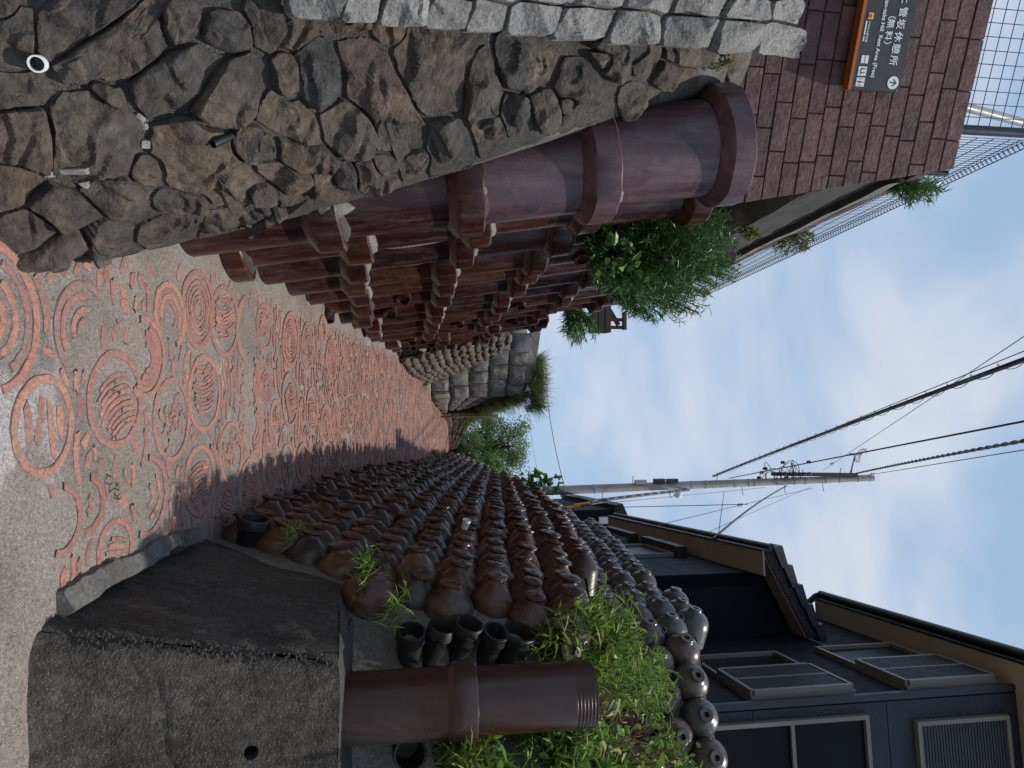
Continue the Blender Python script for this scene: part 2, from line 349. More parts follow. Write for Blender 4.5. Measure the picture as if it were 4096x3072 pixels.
def nested(cx, cy, r, style, th=.021):
    if style == 'rings':
        k = r - th - .008
        while k > .03:
            t2 = random.uniform(.012, .02); a = random.uniform(0, TAU)
            if random.random() < .45: arc_piece(cx, cy, k - t2, k, a, a + TAU)
            else:
                a1 = a + random.uniform(2.2, 4.2); arc_piece(cx, cy, k - t2, k, a, a1)
                if a1 - a < 4: arc_piece(cx, cy, k - t2, k, a1 + .15, a + TAU - .2)
            k -= t2 + random.uniform(.006, .014)
    elif style == 'fan':
        rot = random.uniform(-.5, .5) + random.choice((0, math.pi)); n = int(r / .028); off = -r * .62
        for i in range(n * 2 - 2):
            o_ = off + i * (r * 1.25 / (n * 2 - 2)); hl = math.sqrt(max(.0004, (r - .035) ** 2 - o_ ** 2)) * random.uniform(.65, .95)
            rc = random.uniform(.2, .3); a = hl / rc
            px, py = cx + math.cos(rot) * (o_ - rc), cy + math.sin(rot) * (o_ - rc)
            if random.random() < .5: arc_piece(px, py, rc - .018, rc, rot - a, rot + a * random.uniform(.7, 1))
            else:
                q = random.uniform(-.3, .3) * a; arc_piece(px, py, rc - .018, rc, rot - a, rot + q - .03); arc_piece(px, py, rc - .017, rc + .001, rot + q + .03, rot + a)
    elif style == 'curls':
        for i in range(15):
            a = random.uniform(0, TAU); q = random.uniform(0, r * .65); rr = random.uniform(.03, .06)
            arc_piece(cx + q * math.cos(a), cy + q * math.sin(a), rr - .018, rr, a, a + random.uniform(1.6, 3.4))
    elif style == 'shards':
        for k, (o_, hl) in enumerate(((-.10, .55), (-.03, .75), (.05, .8), (.11, .5))):
            shard(cx + random.uniform(-.03, .03), cy + o_ * r / .2, hl * r * .75, .021, random.uniform(-.2, .2) + (0 if k else .1))
def pr(X, Y, hw):
    g = G(X, Y); d = (g - EYE).dot(FW); return g.x, g.y, hw / FPX * d
for X, Y, hw, style in ((166, 1703, 208, 'shards'), (464, 1596, 197, 'fan'), (684, 1678, 172, 'curls'), (817, 1572, 156, 'fan'), (790, 1238, 160, 'rings'), (898, 1283, 146, 'fan'), (796, 1922, 146, 'fan'), (1161, 1358, 114, 'rings'), (1155, 1599, 113, 'fan'), (1206, 1850, 82, 'rings'), (1375, 1515, 86, 'rings'), (1300, 1700, 84, 'rings'), (1290, 1320, 60, 'rings')):
    cx, cy, r = pr(X, Y, hw); circles.append((cx, cy, r)); arc_piece(cx, cy, r - .030, r, 0, TAU, h=.007, name='terracotta_ring'); nested(cx, cy, r, style)
H2 = math.pi / 2
for X, Y, hw, a0, a1, inner in ((330, 1322, 200, 2.5, 5.6, (.045, .09, .13)), (575, 1430, 168, -.6, 3.4, (.035, .06, .085, .11)), (-70, 1262, 330, .25, 2.9, (.05, .10, .15)), (672, 1262, 138, .4, 5.5, (.03, .055, .08)), (240, 2080, 150, -.3, 3.0, (.16,)), (350, 2018, 128, -.2, 2.9, (.07,)), (580, 1985, 168, -.4, 3.1, (.07, .12)), (1000, 1530, 110, .3, 2.8, (.03, .06, .09)), (990, 1320, 140, 3.3, 6.1, (.03,)), (1010, 1700, 120, -.3, 3.0, (.03, .06, .09))):
    cx, cy, r = pr(X, Y, hw); circles.append((cx, cy, r * .62)); arc_piece(cx, cy, r - .030, r, a0, a1, h=.007)
    for q_ in range(24): t = a0 + (a1 - a0) * q_ / 23; circles.append((cx + (r - .015) * math.cos(t), cy + (r - .015) * math.sin(t), .018))
    for q in inner:
        if r - q > .04: arc_piece(cx, cy + random.uniform(-.01, .01), r - q - .026, r - q, a0 + random.uniform(.1, .5), a1 - random.uniform(.1, .6))
for X, Y, l_ in ((328, 1617, 60), (344, 1765, 45), (530, 1768, 55), (594, 1708, 48), (690, 1461, 48), (747, 1497, 30), (488, 1168, 42), (500, 1228, 60), (217, 1424, 40), (395, 1328, 55), (419, 1349, 60), (455, 1334, 50), (404, 1865, 45), (464, 1877, 60), (669, 1870, 50), (747, 1792, 50), (494, 1060, 60), (597, 1075, 50), (416, 1099, 40), (300, 1080, 35), (560, 1120, 40), (250, 1180, 35), (640, 1560, 30), (300, 1240, 35), (560, 1960, 55), (490, 2000, 60), (640, 2010, 60), (690, 1960, 45), (300, 1930, 40), (180, 2110, 40), (330, 2120, 45), (420, 2060, 55)):
    cx, cy, r = pr(X, Y, l_)
    if fits(cx, cy, .02, .0): circles.append((cx, cy, r * .75)); shard(cx, cy, r * .85, min(.03, r * .55), random.gauss(0, .5))
def inside(x, y, r): return xl(y) + .06 + r * .8 < x < xr(y) + .02 - r * .8 and (y > 3.9 or x < .74 - r * .6) and y > 2.5 + .15 * x
def long_arcs(n, y0, y1, rc0, rc1, l0, l1, wd, ex=1.0):
    for _ in range(n):
        y = y0 + (y1 - y0) * random.random() ** ex; x = random.uniform(xl(y), xr(y)); rc = random.uniform(rc0, rc1); hl = random.uniform(l0, l1) / 2
        up_ = random.choice((1, -1)); mid = up_ * H2 + random.gauss(0, .25); cx, cy = x - rc * math.cos(mid), y - rc * math.sin(mid); a = hl / rc; t_ = random.uniform(*wd)
        ok_ = True; pts_ = []
        for q_ in range(7):
            t = mid - a + 2 * a * q_ / 6; px, py = cx + (rc - t_ / 2) * math.cos(t), cy + (rc - t_ / 2) * math.sin(t)
            if not (xl(py) + .02 < px < xr(py) + .02) or (py < 3.9 and px > .73) or py < 2.45 + .15 * px or not fits(px, py, t_ * .5, .003): ok_ = False; break
            pts_.append((px, py, t_ * .55))
        if not ok_: continue
        for p_ in pts_: circles.append(p_)
        arc_piece(cx, cy, rc - t_, rc, mid - a, mid + a)
for rmin, rmax, n in ((.17, .21, 1500), (.12, .17, 4000), (0, 0, 0), (.07, .12, 7000), (.04, .07, 12000)):
    if n == 0:
        long_arcs(9000, 2.5, 7.5, .14, .32, .14, .30, (.022, .038)); long_arcs(9000, 4.0, 24, .12, .26, .10, .26, (.014, .024)); continue
    for _ in range(n):
        y = 2.4 + 23 * random.random() ** 1.1; x = random.uniform(xl(y), xr(y)); r = random.uniform(rmin, rmax)
        if y < 4.3 and r < .10: continue
        if not inside(x, y, r) or not fits(x, y, r, .004): continue
        circles.append((x, y, r))
        if r > .07:
            if random.random() < .75: arc_piece(x, y, r - random.uniform(.020, .029), r, 0, TAU, name='terracotta_ring')
            else:
                a = random.uniform(0, TAU); arc_piece(x, y, r - .022, r, a, a + random.uniform(2.5, 5))
            nested(x, y, r, random.choice(('rings', 'rings', 'rings', 'fan', 'fan') if y > 6 else ('rings', 'fan', 'fan', 'curls')))
        else:
            a = random.uniform(0, TAU)
            if random.random() < .5: arc_piece(x, y, r - .014, r, 0, TAU)
            else: arc_piece(x, y, r - .016, r, a, a + random.uniform(1.8, 5))
            if r > .045: arc_piece(x, y, r - .034, r - .021, a, a + random.uniform(3, 6))
long_arcs(9000, 2.6, 10, .07, .2, .06, .14, (.014, .03))
for _ in range(26000):
    y = 2.4 + 21 * random.random() ** .9; x = random.uniform(xl(y) + .0, xr(y) + .02); r = random.uniform(.018, .045) if y > 3.6 else random.uniform(.03, .062)
    if (y < 3.9 and x > .72) or y < 2.5 + .15 * x or not fits(x, y, r * .7, .003): continue
    circles.append((x, y, r * .75)); shard(x, y, r * random.uniform(.9, 1.5), r * .5, random.gauss(0, .4) if random.random() < .7 else random.uniform(0, 3.1))
pieces.sort(key=lambda p: p[0])
for y, nme, mb_ in pieces[:300]: mb_.build(nme, M['tile'], path, smooth=40)
rest = MB()
for y, nme, mb_ in pieces[300:]: rest.add(mb_.v, mb_.f)
tag(rest.build('terracotta_paving', M['tile'], path, smooth=40), kind='stuff')

# ------------------------------------------------------------------ left: dark rubble wall
FOOT = [(-2.4, 1.3), (-1.5, 1.75), (-.95, 2.0), (-.6, 2.2), (-.42, 2.42), (-.42, 2.75), (-.57, 3.3), (-.79, 3.9)]
MID = [(-2.7, 2.15), (-1.9, 2.5), (-1.4, 2.75), (-1.15, 2.9), (-1.0, 3.05), (-.98, 3.25), (-1.04, 3.45), (-1.15, 3.60)]
TOPC = [(-3.1, 2.8), (-2.5, 3.15), (-2.15, 3.35), (-2.0, 3.45), (-1.88, 3.52), (-1.8, 3.6), (-1.73, 3.68), (-1.67, 3.78)]
cF, cM, cT = [Plan([Vector(p) for p in c]) for c in (FOOT, MID, TOPC)]
def sw(u, z):
    a = cF(u * cF.len)[0]; b = cM(u * cM.len)[0]; c = cT(u * cT.len)[0]
    t = z / 3.4; t0, t1, t2 = .08, .5, 1.0
    la = (t - t1) * (t - t2) / ((t0 - t1) * (t0 - t2)); lb = (t - t0) * (t - t2) / ((t1 - t0) * (t1 - t2)); lc = (t - t0) * (t - t1) / ((t2 - t0) * (t2 - t1))
    p = a * la + b * lb + c * lc
    return Vector((p.x, p.y, z))
def surf_bvh(fn, nu, nv):
    g = grid(fn, nu, nv); return BVHTree.FromPolygons([tuple(p) for p in g.v], g.f)
sw_fn = lambda u, v: sw(u, -.1 + (3.4 - .1 * u) * v)
SWB = surf_bvh(sw_fn, 90, 70)
def hit(bvh, X, Y):
    d = ray(X, Y).normalized(); r = bvh.ray_cast(EYE, d)
    if r[0] is None: return None, None
    n = r[1]
    if n.dot(d) > 0: n = -n
    return r[0], n
wall = thing('rubble_wall', (-.8, 2.6, .3), 'dark brown rubble stone wall with wide mortar joints beside the terracotta path', 'stone wall')
def sw_rough(u, v):
    u = u * (1 + (.035 * noise.noise(Vector((v * 14, 2, 0))) + .02 * noise.noise(Vector((v * 40, 5, 0))) - .03) * max(0, u - .8) * 5)
    p = Vector(sw_fn(u, v)); return p + Vector((.3, -.85, .3)) * (-.010 + .014 * noise.noise(p * 7) + .01 * noise.noise(p * 25))
grid(sw_rough, 150, 130).build('mortar_bed', M['mortar'], wall, smooth=180)
k = .663
ST = []
for cx, cy, a, b, an in ((30, 40, 60, 60, 0), (100, 230, 140, 95, 90), (480, 100, 300, 110, -30), (740, 280, 330, 130, -35), (1060, 120, 110, 110, 0), (1050, 500, 260, 130, -30), (1370, 195, 115, 90, 0), (1360, 550, 200, 130, -45), (560, 790, 250, 240, 0), (110, 560, 170, 90, 0), (140, 830, 150, 190, 0), (640, 570, 130, 50, 40), (60, 1120, 120, 160, 45), (390, 1250, 210, 90, 15), (720, 1190, 190, 110, 15), (880, 1030, 80, 80, 0), (1270, 1010, 350, 180, 35), (1080, 1210, 180, 60, 0), (1020, 1370, 190, 70, -15), (140, 1370, 150, 100, 0), (330, 1510, 200, 110, -15), (650, 1400, 140, 80, 0), (650, 1495, 140, 60, 0), (1340, 1330, 120, 80, -20), (1530, 880, 150, 90, 0), (1555, 1285, 110, 80, 0), (440, 1600, 120, 50, -25)):
    ST.append((cx * k, cy * k, a * k, b * k, an))
for cx, cy, a, b, an in ((190, 140, 170, 130, 0), (550, 100, 170, 90, 0), (820, 170, 80, 90, 0), (215, 460, 130, 60, 80), (420, 450, 190, 130, 80), (610, 760, 180, 150, 10), (770, 590, 370, 160, 65), (1110, 410, 220, 230, 0), (1400, 580, 240, 100, 80), (1190, 890, 110, 150, 0), (710, 1030, 145, 70, 0), (260, 740, 170, 110, 40), (330, 930, 200, 90, 25), (260, 1065, 250, 60, 15), (790, 1110, 90, 55, 0), (100, 1180, 150, 70, 10), (130, 1290, 170, 50, -15), (60, 860, 90, 70, 0), (1000, 330, 60, 60, 0)):
    ST.append((1000 + cx * k, cy * k, a * k, b * k, an))
for cx, cy, a, b, an in ((150, 390, 140, 150, 0), (490, 550, 150, 150, 0), (665, 340, 95, 130, 0), (870, 320, 110, 105, 0), (1070, 340, 95, 100, 0), (90, 680, 95, 105, 0), (260, 640, 95, 95, 0), (400, 620, 60, 60, 0), (1415, 400, 40, 80, 0)):
    ST.append((2000 + cx * k, cy * k, a * k, b * k, an))
ST += [(1270, 720, 60, 40, -20), (1390, 690, 60, 42, -15), (1150, 800, 55, 35, -20), (1530, 660, 60, 40, -10), (1660, 640, 55, 38, -10), (2690, 280, 70, 55, 0), (2545, 400, 62, 52, 20), (2430, 235, 60, 60, 0), (1960, 500, 55, 50, 0)]
def sdist(s, X, Y):
    dx, dy = X - s[0], Y - s[1]; t = R(s[4]); c, q = math.cos(t), math.sin(t)
    return math.hypot((dx * c + dy * q) / s[2], (-dx * q + dy * c) / s[3])
def outline(i, n, seeds, gap=1.0, lim=1.5):
    s = seeds[i]; res = []; near = [q for j, q in enumerate(seeds) if j != i and math.hypot(q[0] - s[0], q[1] - s[1]) < 900]
    for j in range(n):
        a = TAU * j / n; t = R(s[4]); ex, ey = s[2] * math.cos(a), s[3] * math.sin(a)
        dx, dy = ex * math.cos(t) - ey * math.sin(t), ex * math.sin(t) + ey * math.cos(t)
        r = lim * (1 + .10 * noise.noise(Vector((math.cos(a) * 1.3 + i * 7.1, math.sin(a) * 1.3, 0))) + .05 * noise.noise(Vector((math.cos(a) * 4 + i * 3.1, math.sin(a) * 4, 5))))
        sq = (abs(math.cos(a)) ** 5 + abs(math.sin(a)) ** 5) ** (-1 / 5); r *= sq
        for st in range(30):
            X, Y = s[0] + dx * r, s[1] + dy * r
            if any(sdist(q, X, Y) < sdist(s, X, Y) * gap + .042 for q in near): r *= .955
            else: break
        res.append((dx * r, dy * r))
    return res
def rubble(i, seeds, bvh, mat, parent, H=.05, nseg=60, rings=15, name='stone', gap=1.0, facets=9, chip=1.0):
    s = seeds[i]; ol = outline(i, nseg, seeds, gap); rnd = random.Random(i * 31 + 5)
    c, n0 = hit(bvh, s[0], s[1])
    if c is None: return
    size = math.hypot(s[2], s[3]) / FPX * (c - EYE).length
    H = min(H, size * .5) * rnd.uniform(.75, 1.3)
    tx = n0.orthogonal().normalized(); ty = n0.cross(tx)
    pl = []
    for _ in range(facets):
        a = rnd.uniform(0, TAU); g = rnd.uniform(.05, .9) ** 1.3; pl.append((math.cos(a) * g, math.sin(a) * g, H * rnd.uniform(.6, 1.3) + size * .12 * g))
    mb = MB(); ok = True; rows = []
    for q in range(rings + 1):
        f = (q / rings) ** .8; row = []
        for j in range(nseg):
            p, n = hit(bvh, s[0] + ol[j][0] * f, s[1] + ol[j][1] * f)
            while p is None: ol[j] = (ol[j][0] * .9, ol[j][1] * .9); p, n = hit(bvh, s[0] + ol[j][0] * f, s[1] + ol[j][1] * f)
            l = p - c; lx, ly = l.dot(tx), l.dot(ty)
            h = min(a * lx + b * ly + d for a, b, d in pl)
            w_ = p + noise.noise_vector(p * 7 + Vector((i, 0, 0))) * .05
            tr_ = noise.noise(Vector((w_.x * 5, w_.y * 5, w_.z * 8)) + Vector((i * 3.3, 0, 0))) * 2.6; tf = tr_ - math.floor(tr_); ts = math.floor(tr_) + min(1, max(0, (tf - .42) / .16))
            h += chip * (.017 * ts + .008 * noise.noise(p * 13) + .005 * noise.noise(p * 30) + .0025 * noise.noise(p * 70))
            h = max(h, H * .12)
            if f > .9: h *= 1 - ((f - .9) / .1) ** 2 * .45
            if q == rings: h = -.03
            row.append(p + n * h)
        rows.append(row)
    ctr = sum(rows[0], Vector((0, 0, 0))) / nseg; mb.v = [ctr] + [p for r_ in rows[1:] for p in r_]
    for j in range(nseg): mb.f.append((0, 1 + j, 1 + (j + 1) % nseg))
    for q in range(rings - 1):
        for j in range(nseg):
            a = 1 + q * nseg; mb.f.append((a + j, a + nseg + j, a + nseg + (j + 1) % nseg, a + (j + 1) % nseg))
    return mb.build(name, mat, parent, smooth=20)
for i in range(len(ST)): rubble(i, ST, SWB, M['stone'], wall, H=.062)
# lime crusts on the joints
for X, Y, a, b, an in ((315, 668, 105, 9, -14), (560, 475, 16, 12, 40), (575, 505, 12, 10, 0), (585, 578, 14, 12, 0), (345, 735, 24, 10, 20)):
    sd = [(X, Y, a, b, an)]; rubble(0, sd, SWB, M['efflor'], wall, H=.062, nseg=30, rings=6, name='lime_crust', chip=1.0)

def fil(u, v):
    z = 1.45 + 1.85 * u; a = .84 + .05 * noise.noise(Vector((z * 3, 1, 0))) - .05 * u; p = Vector(sw(a + (1 - a) * v, z)); return p + Vector((.3, -.85, .3)) * (.035 * math.sin(min(1, v * 1.5) * 3.14 / 2) - .02 + .012 * noise.noise(p * 8))
grid(fil, 60, 16).build('mortar_fillet', M['kerb'], wall, smooth=180)
# drain pipes in the rubble wall
def stub(px, rad, length, mat, name, label, cat, direction, inner=.8):
    p, n = hit(SWB, *px); t = thing(name, p, label, cat); q = direction.normalized().to_track_quat('Z', 'Y').to_matrix().to_4x4(); q.translation = p + n * .05
    MB().lathe([(rad, -.06), (rad, length * .92), (rad * .97, length), (rad * inner, length), (rad * inner, -.05)], 20, q).build('tube', mat, t, smooth=40)
    MB().lathe([(.0001, -.04), (rad * inner * .99, -.039)], 20, q).build('inside', M['black'], t)
stub((133, 248), .023, .012, M['white'], 'drain_pipe', 'white plastic drain pipe stub sticking out of the rubble wall', 'drain pipe', Vector((.45, -1, .35)))
stub((850, 538), .014, .03, M['black'], 'weep_pipe', 'thin black weep pipe in a grey mortar patch of the rubble wall', 'drain pipe', Vector((.6, -.7, -.5)))

# ------------------------------------------------------------------ left: pale granite masonry at the upper left
GR_F = lambda u, v: Vector(sw(.02 + .40 * u, .9 + 2.55 * v)) + Vector((.1, -.2, .03))
gwall = thing('granite_wall', (-2.2, 2.6, .9), 'pale grey granite block wall, sunlit, above the dark rubble stones', 'stone wall')
GRP = [(1180, -10, 1400, 25), (1300, -60, 1560, 22), (1480, -80, 1700, 40), (1660, -80, 1840, 60)]
def px_surf(X, Y, off=0.0):                     # plane of the granite face, a hand proud of the rubble
    p, n = hit(SWB, X, Y); return p, n
GSEED = []
for i, (X, a) in enumerate(((1270, 95), (1450, 85), (1620, 85), (1790, 85), (1950, 80), (2120, 90), (2330, 120), (2560, 95), (2760, 110), (2960, 100), (3130, 85))):
    edge = 30 + (X - 1250) * .078
    for r_, hgt in enumerate((42, 60, 60)):
        GSEED.append((X + random.uniform(-25, 25) + (40 if r_ % 2 else 0), edge - 30 - r_ * 105, a * random.uniform(.9, 1.05), 52, random.uniform(-6, 6)))
GB = surf_bvh(lambda u, v: Vector(sw(.0 + 1.0 * u, -.1 + 3.7 * v)) * .955 + EYE * .045, 60, 50)
for i in range(len(GSEED)): rubble(i, GSEED, GB, M['granite'], gwall, H=.045, nseg=40, rings=10, name='granite_block', facets=3, chip=.8)
mb = MB()
gp = []
for X in range(1130, 3260, 90):
    e = 55 + (X - 1250) * .08 if X > 1200 else 20
    a, n = hit(GB, X, e); b, _ = hit(GB, X, e - 230); a2, _ = hit(SWB, X, e + 4)
    if a and b and a2: gp.append((b, a - n * .01, a2))
for p, q in zip(gp, gp[1:]):
    mb.quad(p[0], q[0], q[1], p[1]); mb.quad(p[1], q[1], q[2], p[2])
mb.quad(gp[-1][0], gp[-1][0] + Vector((0, .4, 0)), gp[-1][2] + Vector((0, .4, 0)), gp[-1][1])
mb.build('mortar_bed', M['mortar'], gwall)

# ------------------------------------------------------------------ left: wall of glazed drain pipes
TIER = [.52, 1.2, 1.88, 2.56, 3.25, 3.93, 4.58]
PCOL = [3.66, 4.22, 4.80, 5.37, 5.95, 6.52, 7.09, 7.66, 8.22, 8.78, 9.34, 9.90, 10.46, 11.0]
PTOP = [5, 5, 5, 6, 6, 7, 7, 6, 6, 6, 5, 5, 5, 4]
BAT = .15
def pcx(y, z): return xl(y) - .32 - BAT * (z - gz(y))
pw = thing('pipe_wall', (-1.0, 7, .6), 'retaining wall of stacked glazed brown drain pipes along the path', 'pipe wall')
def pw_back(u, v):
    y = 3.5 + 8.1 * u; z = gz(y) - .2 + (lut([(3.5, 3.3), (5.6, 3.4), (6, 4.1), (8.4, 4.0), (9.5, 3.5), (11.6, 3.1)], y) - gz(y) + .2) * v
    return (pcx(y, z) - .02 + .02 * noise.noise(Vector((y * 4, z * 4, 1))), y, z)
grid(pw_back, 60, 40).build('mortar_bed', M['mortar'], pw, smooth=180)
prnd = random.Random(3)
def pipe_prof(r, rc, Lp, ch): return [(r, -.06), (r, Lp - ch - .03), (r + .012, Lp - ch - .012), (rc - .01, Lp - ch), (rc, Lp - ch + .014), (rc, Lp - .008), (rc - .008, Lp), (rc - .035, Lp), (rc - .04, Lp - .04)]
for ci, y in enumerate(PCOL):
    r0 = .222 * prnd.uniform(.95, 1.05) if ci else .245
    drop = prnd.uniform(-.05, .05) + (.28 if y > 9.6 else 0)
    if ci == 1: drop = .05
    if ci == 0: drop = -.05
    for ti in range(-1, PTOP[ci]):
        z1 = TIER[ti] - .02 * (y - 3.6) + drop + prnd.uniform(-.02, .02) if ti >= 0 else TIER[0] - .68
        z0 = z1 - .70
        if z1 < gz(y) - .03: continue
        if ci == 0 and ti < 1: continue
        lean = prnd.uniform(-.012, .012); yj = prnd.uniform(-.02, .02)
        base = Vector((pcx(y, z0) + lean, y + yj, z0)); topp = Vector((pcx(y, z1) + lean, y + yj + prnd.uniform(-.015, .015), z1))
        ax = (topp - base); Lp = ax.length; q = ax.to_track_quat('Z', 'Y').to_matrix().to_4x4(); q.translation = base
        r = r0 * prnd.uniform(.97, 1.03); rc = r + .066; ch = prnd.uniform(.12, .15)
        pm = M['pipe_big'] if (ci == 0 and ti >= 3) or (ci == 0 and ti == 4) else M['pipe']
        body = MB().lathe([(r, -.06), (r, Lp * .3), (r * .995, Lp * .6), (r, Lp - ch - .02), (r + .01, Lp - ch + .01)], 36, q).build('pipe', pm, pw, smooth=40)
        MB().lathe([(r + .004, Lp - ch - .035), (rc - .012, Lp - ch), (rc, Lp - ch + .014), (rc, Lp - .01), (rc - .01, Lp), (rc - .036, Lp), (rc - .04, Lp - .05)], 36, q, jit=.007).build('collar', pm, body, smooth=35)
        fm = MB(); pr_ = [(rc - .034, Lp - .02 + .012 * prnd.random()), (rc - .05, Lp + .004), (r + .004, Lp + .012 + .012 * prnd.random()), (r - .02, Lp + .03)]
        fm.lathe(pr_, 30, q, jit=.022).build('mortar_fill', M['mortar_pale'] if prnd.random() < .75 else M['mortar'], body, smooth=60)
        if ci > 1 and prnd.random() < .3 and ti >= 0:
            ang = prnd.uniform(-.9, -.2); h = Lp * prnd.uniform(.25, .6); d = Vector((math.cos(ang), math.sin(ang), 0)); p = base + ax * (h / Lp) + d * (r - .03)
            qm = d.to_track_quat('Z', 'Y').to_matrix().to_4x4(); qm.translation = p; rr = .07
            ln = prnd.choice((.05, .06, .11)); br = MB().lathe([(rr, -.03), (rr, ln), (rr - .015, ln + .004), (rr - .018, ln - .02)], 20, qm).build('branch_socket', pm, body, smooth=40)
        if prnd.random() < .7:                     # a lump of mortar squeezed between neighbours
            lump = MB(); c0 = topp + Vector((r * .75, -r * .8, -.05)); rad = prnd.uniform(.05, .09)
            bm = bmesh.new(); bmesh.ops.create_icosphere(bm, subdivisions=2, radius=1)
            vs_ = [Vector((v.co.x * rad * .8, v.co.y * rad, v.co.z * rad * 1.5)) * (1 + .35 * noise.noise(v.co * 1.6 + c0 * 3)) + c0 - Vector((.05, 0, 0)) for v in bm.verts]
            lump.add(vs_, [tuple(v.index for v in f.verts) for f in bm.faces]); bm.free(); lump.build('mortar_lump', M['mortar_pale'] if prnd.random() < .5 else M['mortar'], body, smooth=60)
# vertical mortar seams between columns
for ci in range(len(PCOL) - 1):
    y = (PCOL[ci] + PCOL[ci + 1]) / 2; pts = []; z = gz(y) - .1
    zt = TIER[min(PTOP[ci], PTOP[ci + 1]) - 1] - .1
    while z < zt: pts.append(Vector((pcx(y, z) + .075 + .015 * noise.noise(Vector((y, z * 3, 2))), y + .02 * noise.noise(Vector((y, z * 2, 7))), z))); z += .08
    if len(pts) > 2: MB().tube(pts, [(.075 if ci < 3 else .05) + .025 * noise.noise(p * 6) for p in pts], 10).build('mortar_seam', M['mortar_pale'] if ci < 2 else M['mortar'], pw, smooth=60)

# ------------------------------------------------------------------ left: stamped brown block wall and what runs behind it
bd = Vector((.945, .326, 0)); bn = Vector((.326, -.945, 0)); bo = Vector((-1.16, 4.3, 0))
def bwall(s, z, off=0): return bo - bd * s + Vector((0, 0, z)) + bn * off        # s metres leftwards from the corner
def bedge(z): return .187 * (z - 3.6)                                         # the corner leans back
bw = thing('brown_block_wall', (-2, 4.0, 3.2), 'plum brown stamped block wall carrying the dark sign', 'block wall')
Z0, Z1, CH = 3.08, 5.05, .1095
mb = MB(); mb.hexa([bwall(6, Z0, -.02), bwall(bedge(Z0) + .005, Z0, -.02), bwall(bedge(Z0) + .005, Z0, -.2), bwall(6, Z0, -.2), bwall(6, Z1 - .003, -.02), bwall(bedge(Z1) + .005, Z1 - .003, -.02), bwall(bedge(Z1) + .005, Z1 - .003, -.2), bwall(6, Z1 - .003, -.2)])
mb.build('wall_body', M['brownblock'], bw)
brn = random.Random(11)
for row in range(18):
    za = Z0 + row * CH + .0025; zb = za + CH - .005; s = bedge((za + zb) / 2); first = brn.uniform(.06, .3); L_ = first
    while s < 2.0:
        e = min(s + L_, 2.0)
        a0 = bedge(za) if s < .5 and L_ is first else s + .0025; a1 = bedge(zb) if s < .5 and L_ is first else s + .0025
        P = []
        pr_ = brn.uniform(0, .004)
        for off, ins in ((-.02, 0), (pr_ - .009, .001), (pr_ - .005, .005)):
            P.append([bwall(e - .0025 - ins, za + ins, off), bwall(a0 + ins, za + ins, off), bwall(a1 + ins, zb - ins, off), bwall(e - .0025 - ins, zb - ins, off)])
        mb = MB(); mb.v = P[0] + P[1] + P[2]; mb.f = [(8, 9, 10, 11)]
        for kk in (0, 4):
            for j in range(4): mb.f.append((kk + j, kk + (j + 1) % 4, kk + 4 + (j + 1) % 4, kk + 4 + j))
        mb.build('block', M['brownblock'], bw); s = e; L_ = brn.uniform(.26, .31)
# battered retaining wall along the path, above the pipes
rw = thing('upper_retaining_wall', (-1.6, 6, 3.3), 'weathered concrete retaining wall topped with brown tiles above the pipes', 'retaining wall')
def rside(y, z): return Vector((-1.16 - .187 * .945 * (z - 3.6) + .045 * (y - 4.3), y, z))
def strip(z0, z1, o0, o1, name, mat, rgh=.012, ny=70, nz=8, y1=9.2):
    def fn(u, v):
        y = 4.27 + (y1 - 4.27) * u; z = z0 + (z1 - z0) * v; p = rside(y, z); p.x += o0 + (o1 - o0) * v + rgh * noise.noise(Vector((y * 5, z * 9, z0))); return p
    return grid(fn, ny, nz).build(name, mat, rw, smooth=180)
strip(2.9, 4.0, -.34, -.22, 'lower_face', M['mortar'], .02)
strip(4.0, 4.06, -.22, .0, 'ledge', M['mortar_pale'])
strip(4.06, 4.62, 0, -.02, 'pebble_band', M['mortar'])
strip(4.62, 4.70, .03, .03, 'cap_band', M['concrete'])
mb = MB()
for yy in (4.27, 9.2):
    pass
strip(4.70, 4.71, .03, -.5, 'cap_top', M['concrete'])
trn = random.Random(5)
for row in range(3):
    y = 4.4 + (.1 if row % 2 else 0)
    while y < 9.0:
        z = 4.72 + row * .10; p0 = rside(y, z); p1 = rside(y + .215, z); mb = MB(); o = -.03 - trn.uniform(0, .012)
        mb.hexa([p0 + Vector((o - .1, 0, 0)), p0 + Vector((o, 0, 0)), p1 + Vector((o, 0, 0)), p1 + Vector((o - .1, 0, 0)), p0 + Vector((o - .12, 0, .092)), p0 + Vector((o - .017, 0, .092)), p1 + Vector((o - .017, 0, .092)), p1 + Vector((o - .12, 0, .092))])
        mb.build('tile', M['brownblock'], rw); y += .225
def lterr(u, v):
    y = 3.2 + 26 * v; zt = lut([(3.2, 4.9), (4.2, 5.0), (9.2, 5.0), (9.6, 3.9), (12, 3.0), (14, 2.55), (15.5, 1.95), (16.55, 1.95), (16.75, 4.3), (18, 4.0), (20, 3.4), (23, 3.3), (29, 3.2)], y)
    x0 = lut([(3.2, -4.4), (4.4, -1.55), (9.3, -1.45), (11, -1.1), (13, -.9), (15.8, -.75), (16.9, .15), (20, .45), (22.6, .9), (25.6, 1.9), (29, 3.5)], y)
    return (x0 - 30 * u ** 2, y, zt + .05 * noise.noise(Vector((u * 20, y, 0))))
tag(grid(lterr, 14, 200).build('upper_terrace', M['ground'], smooth=180), kind='structure')

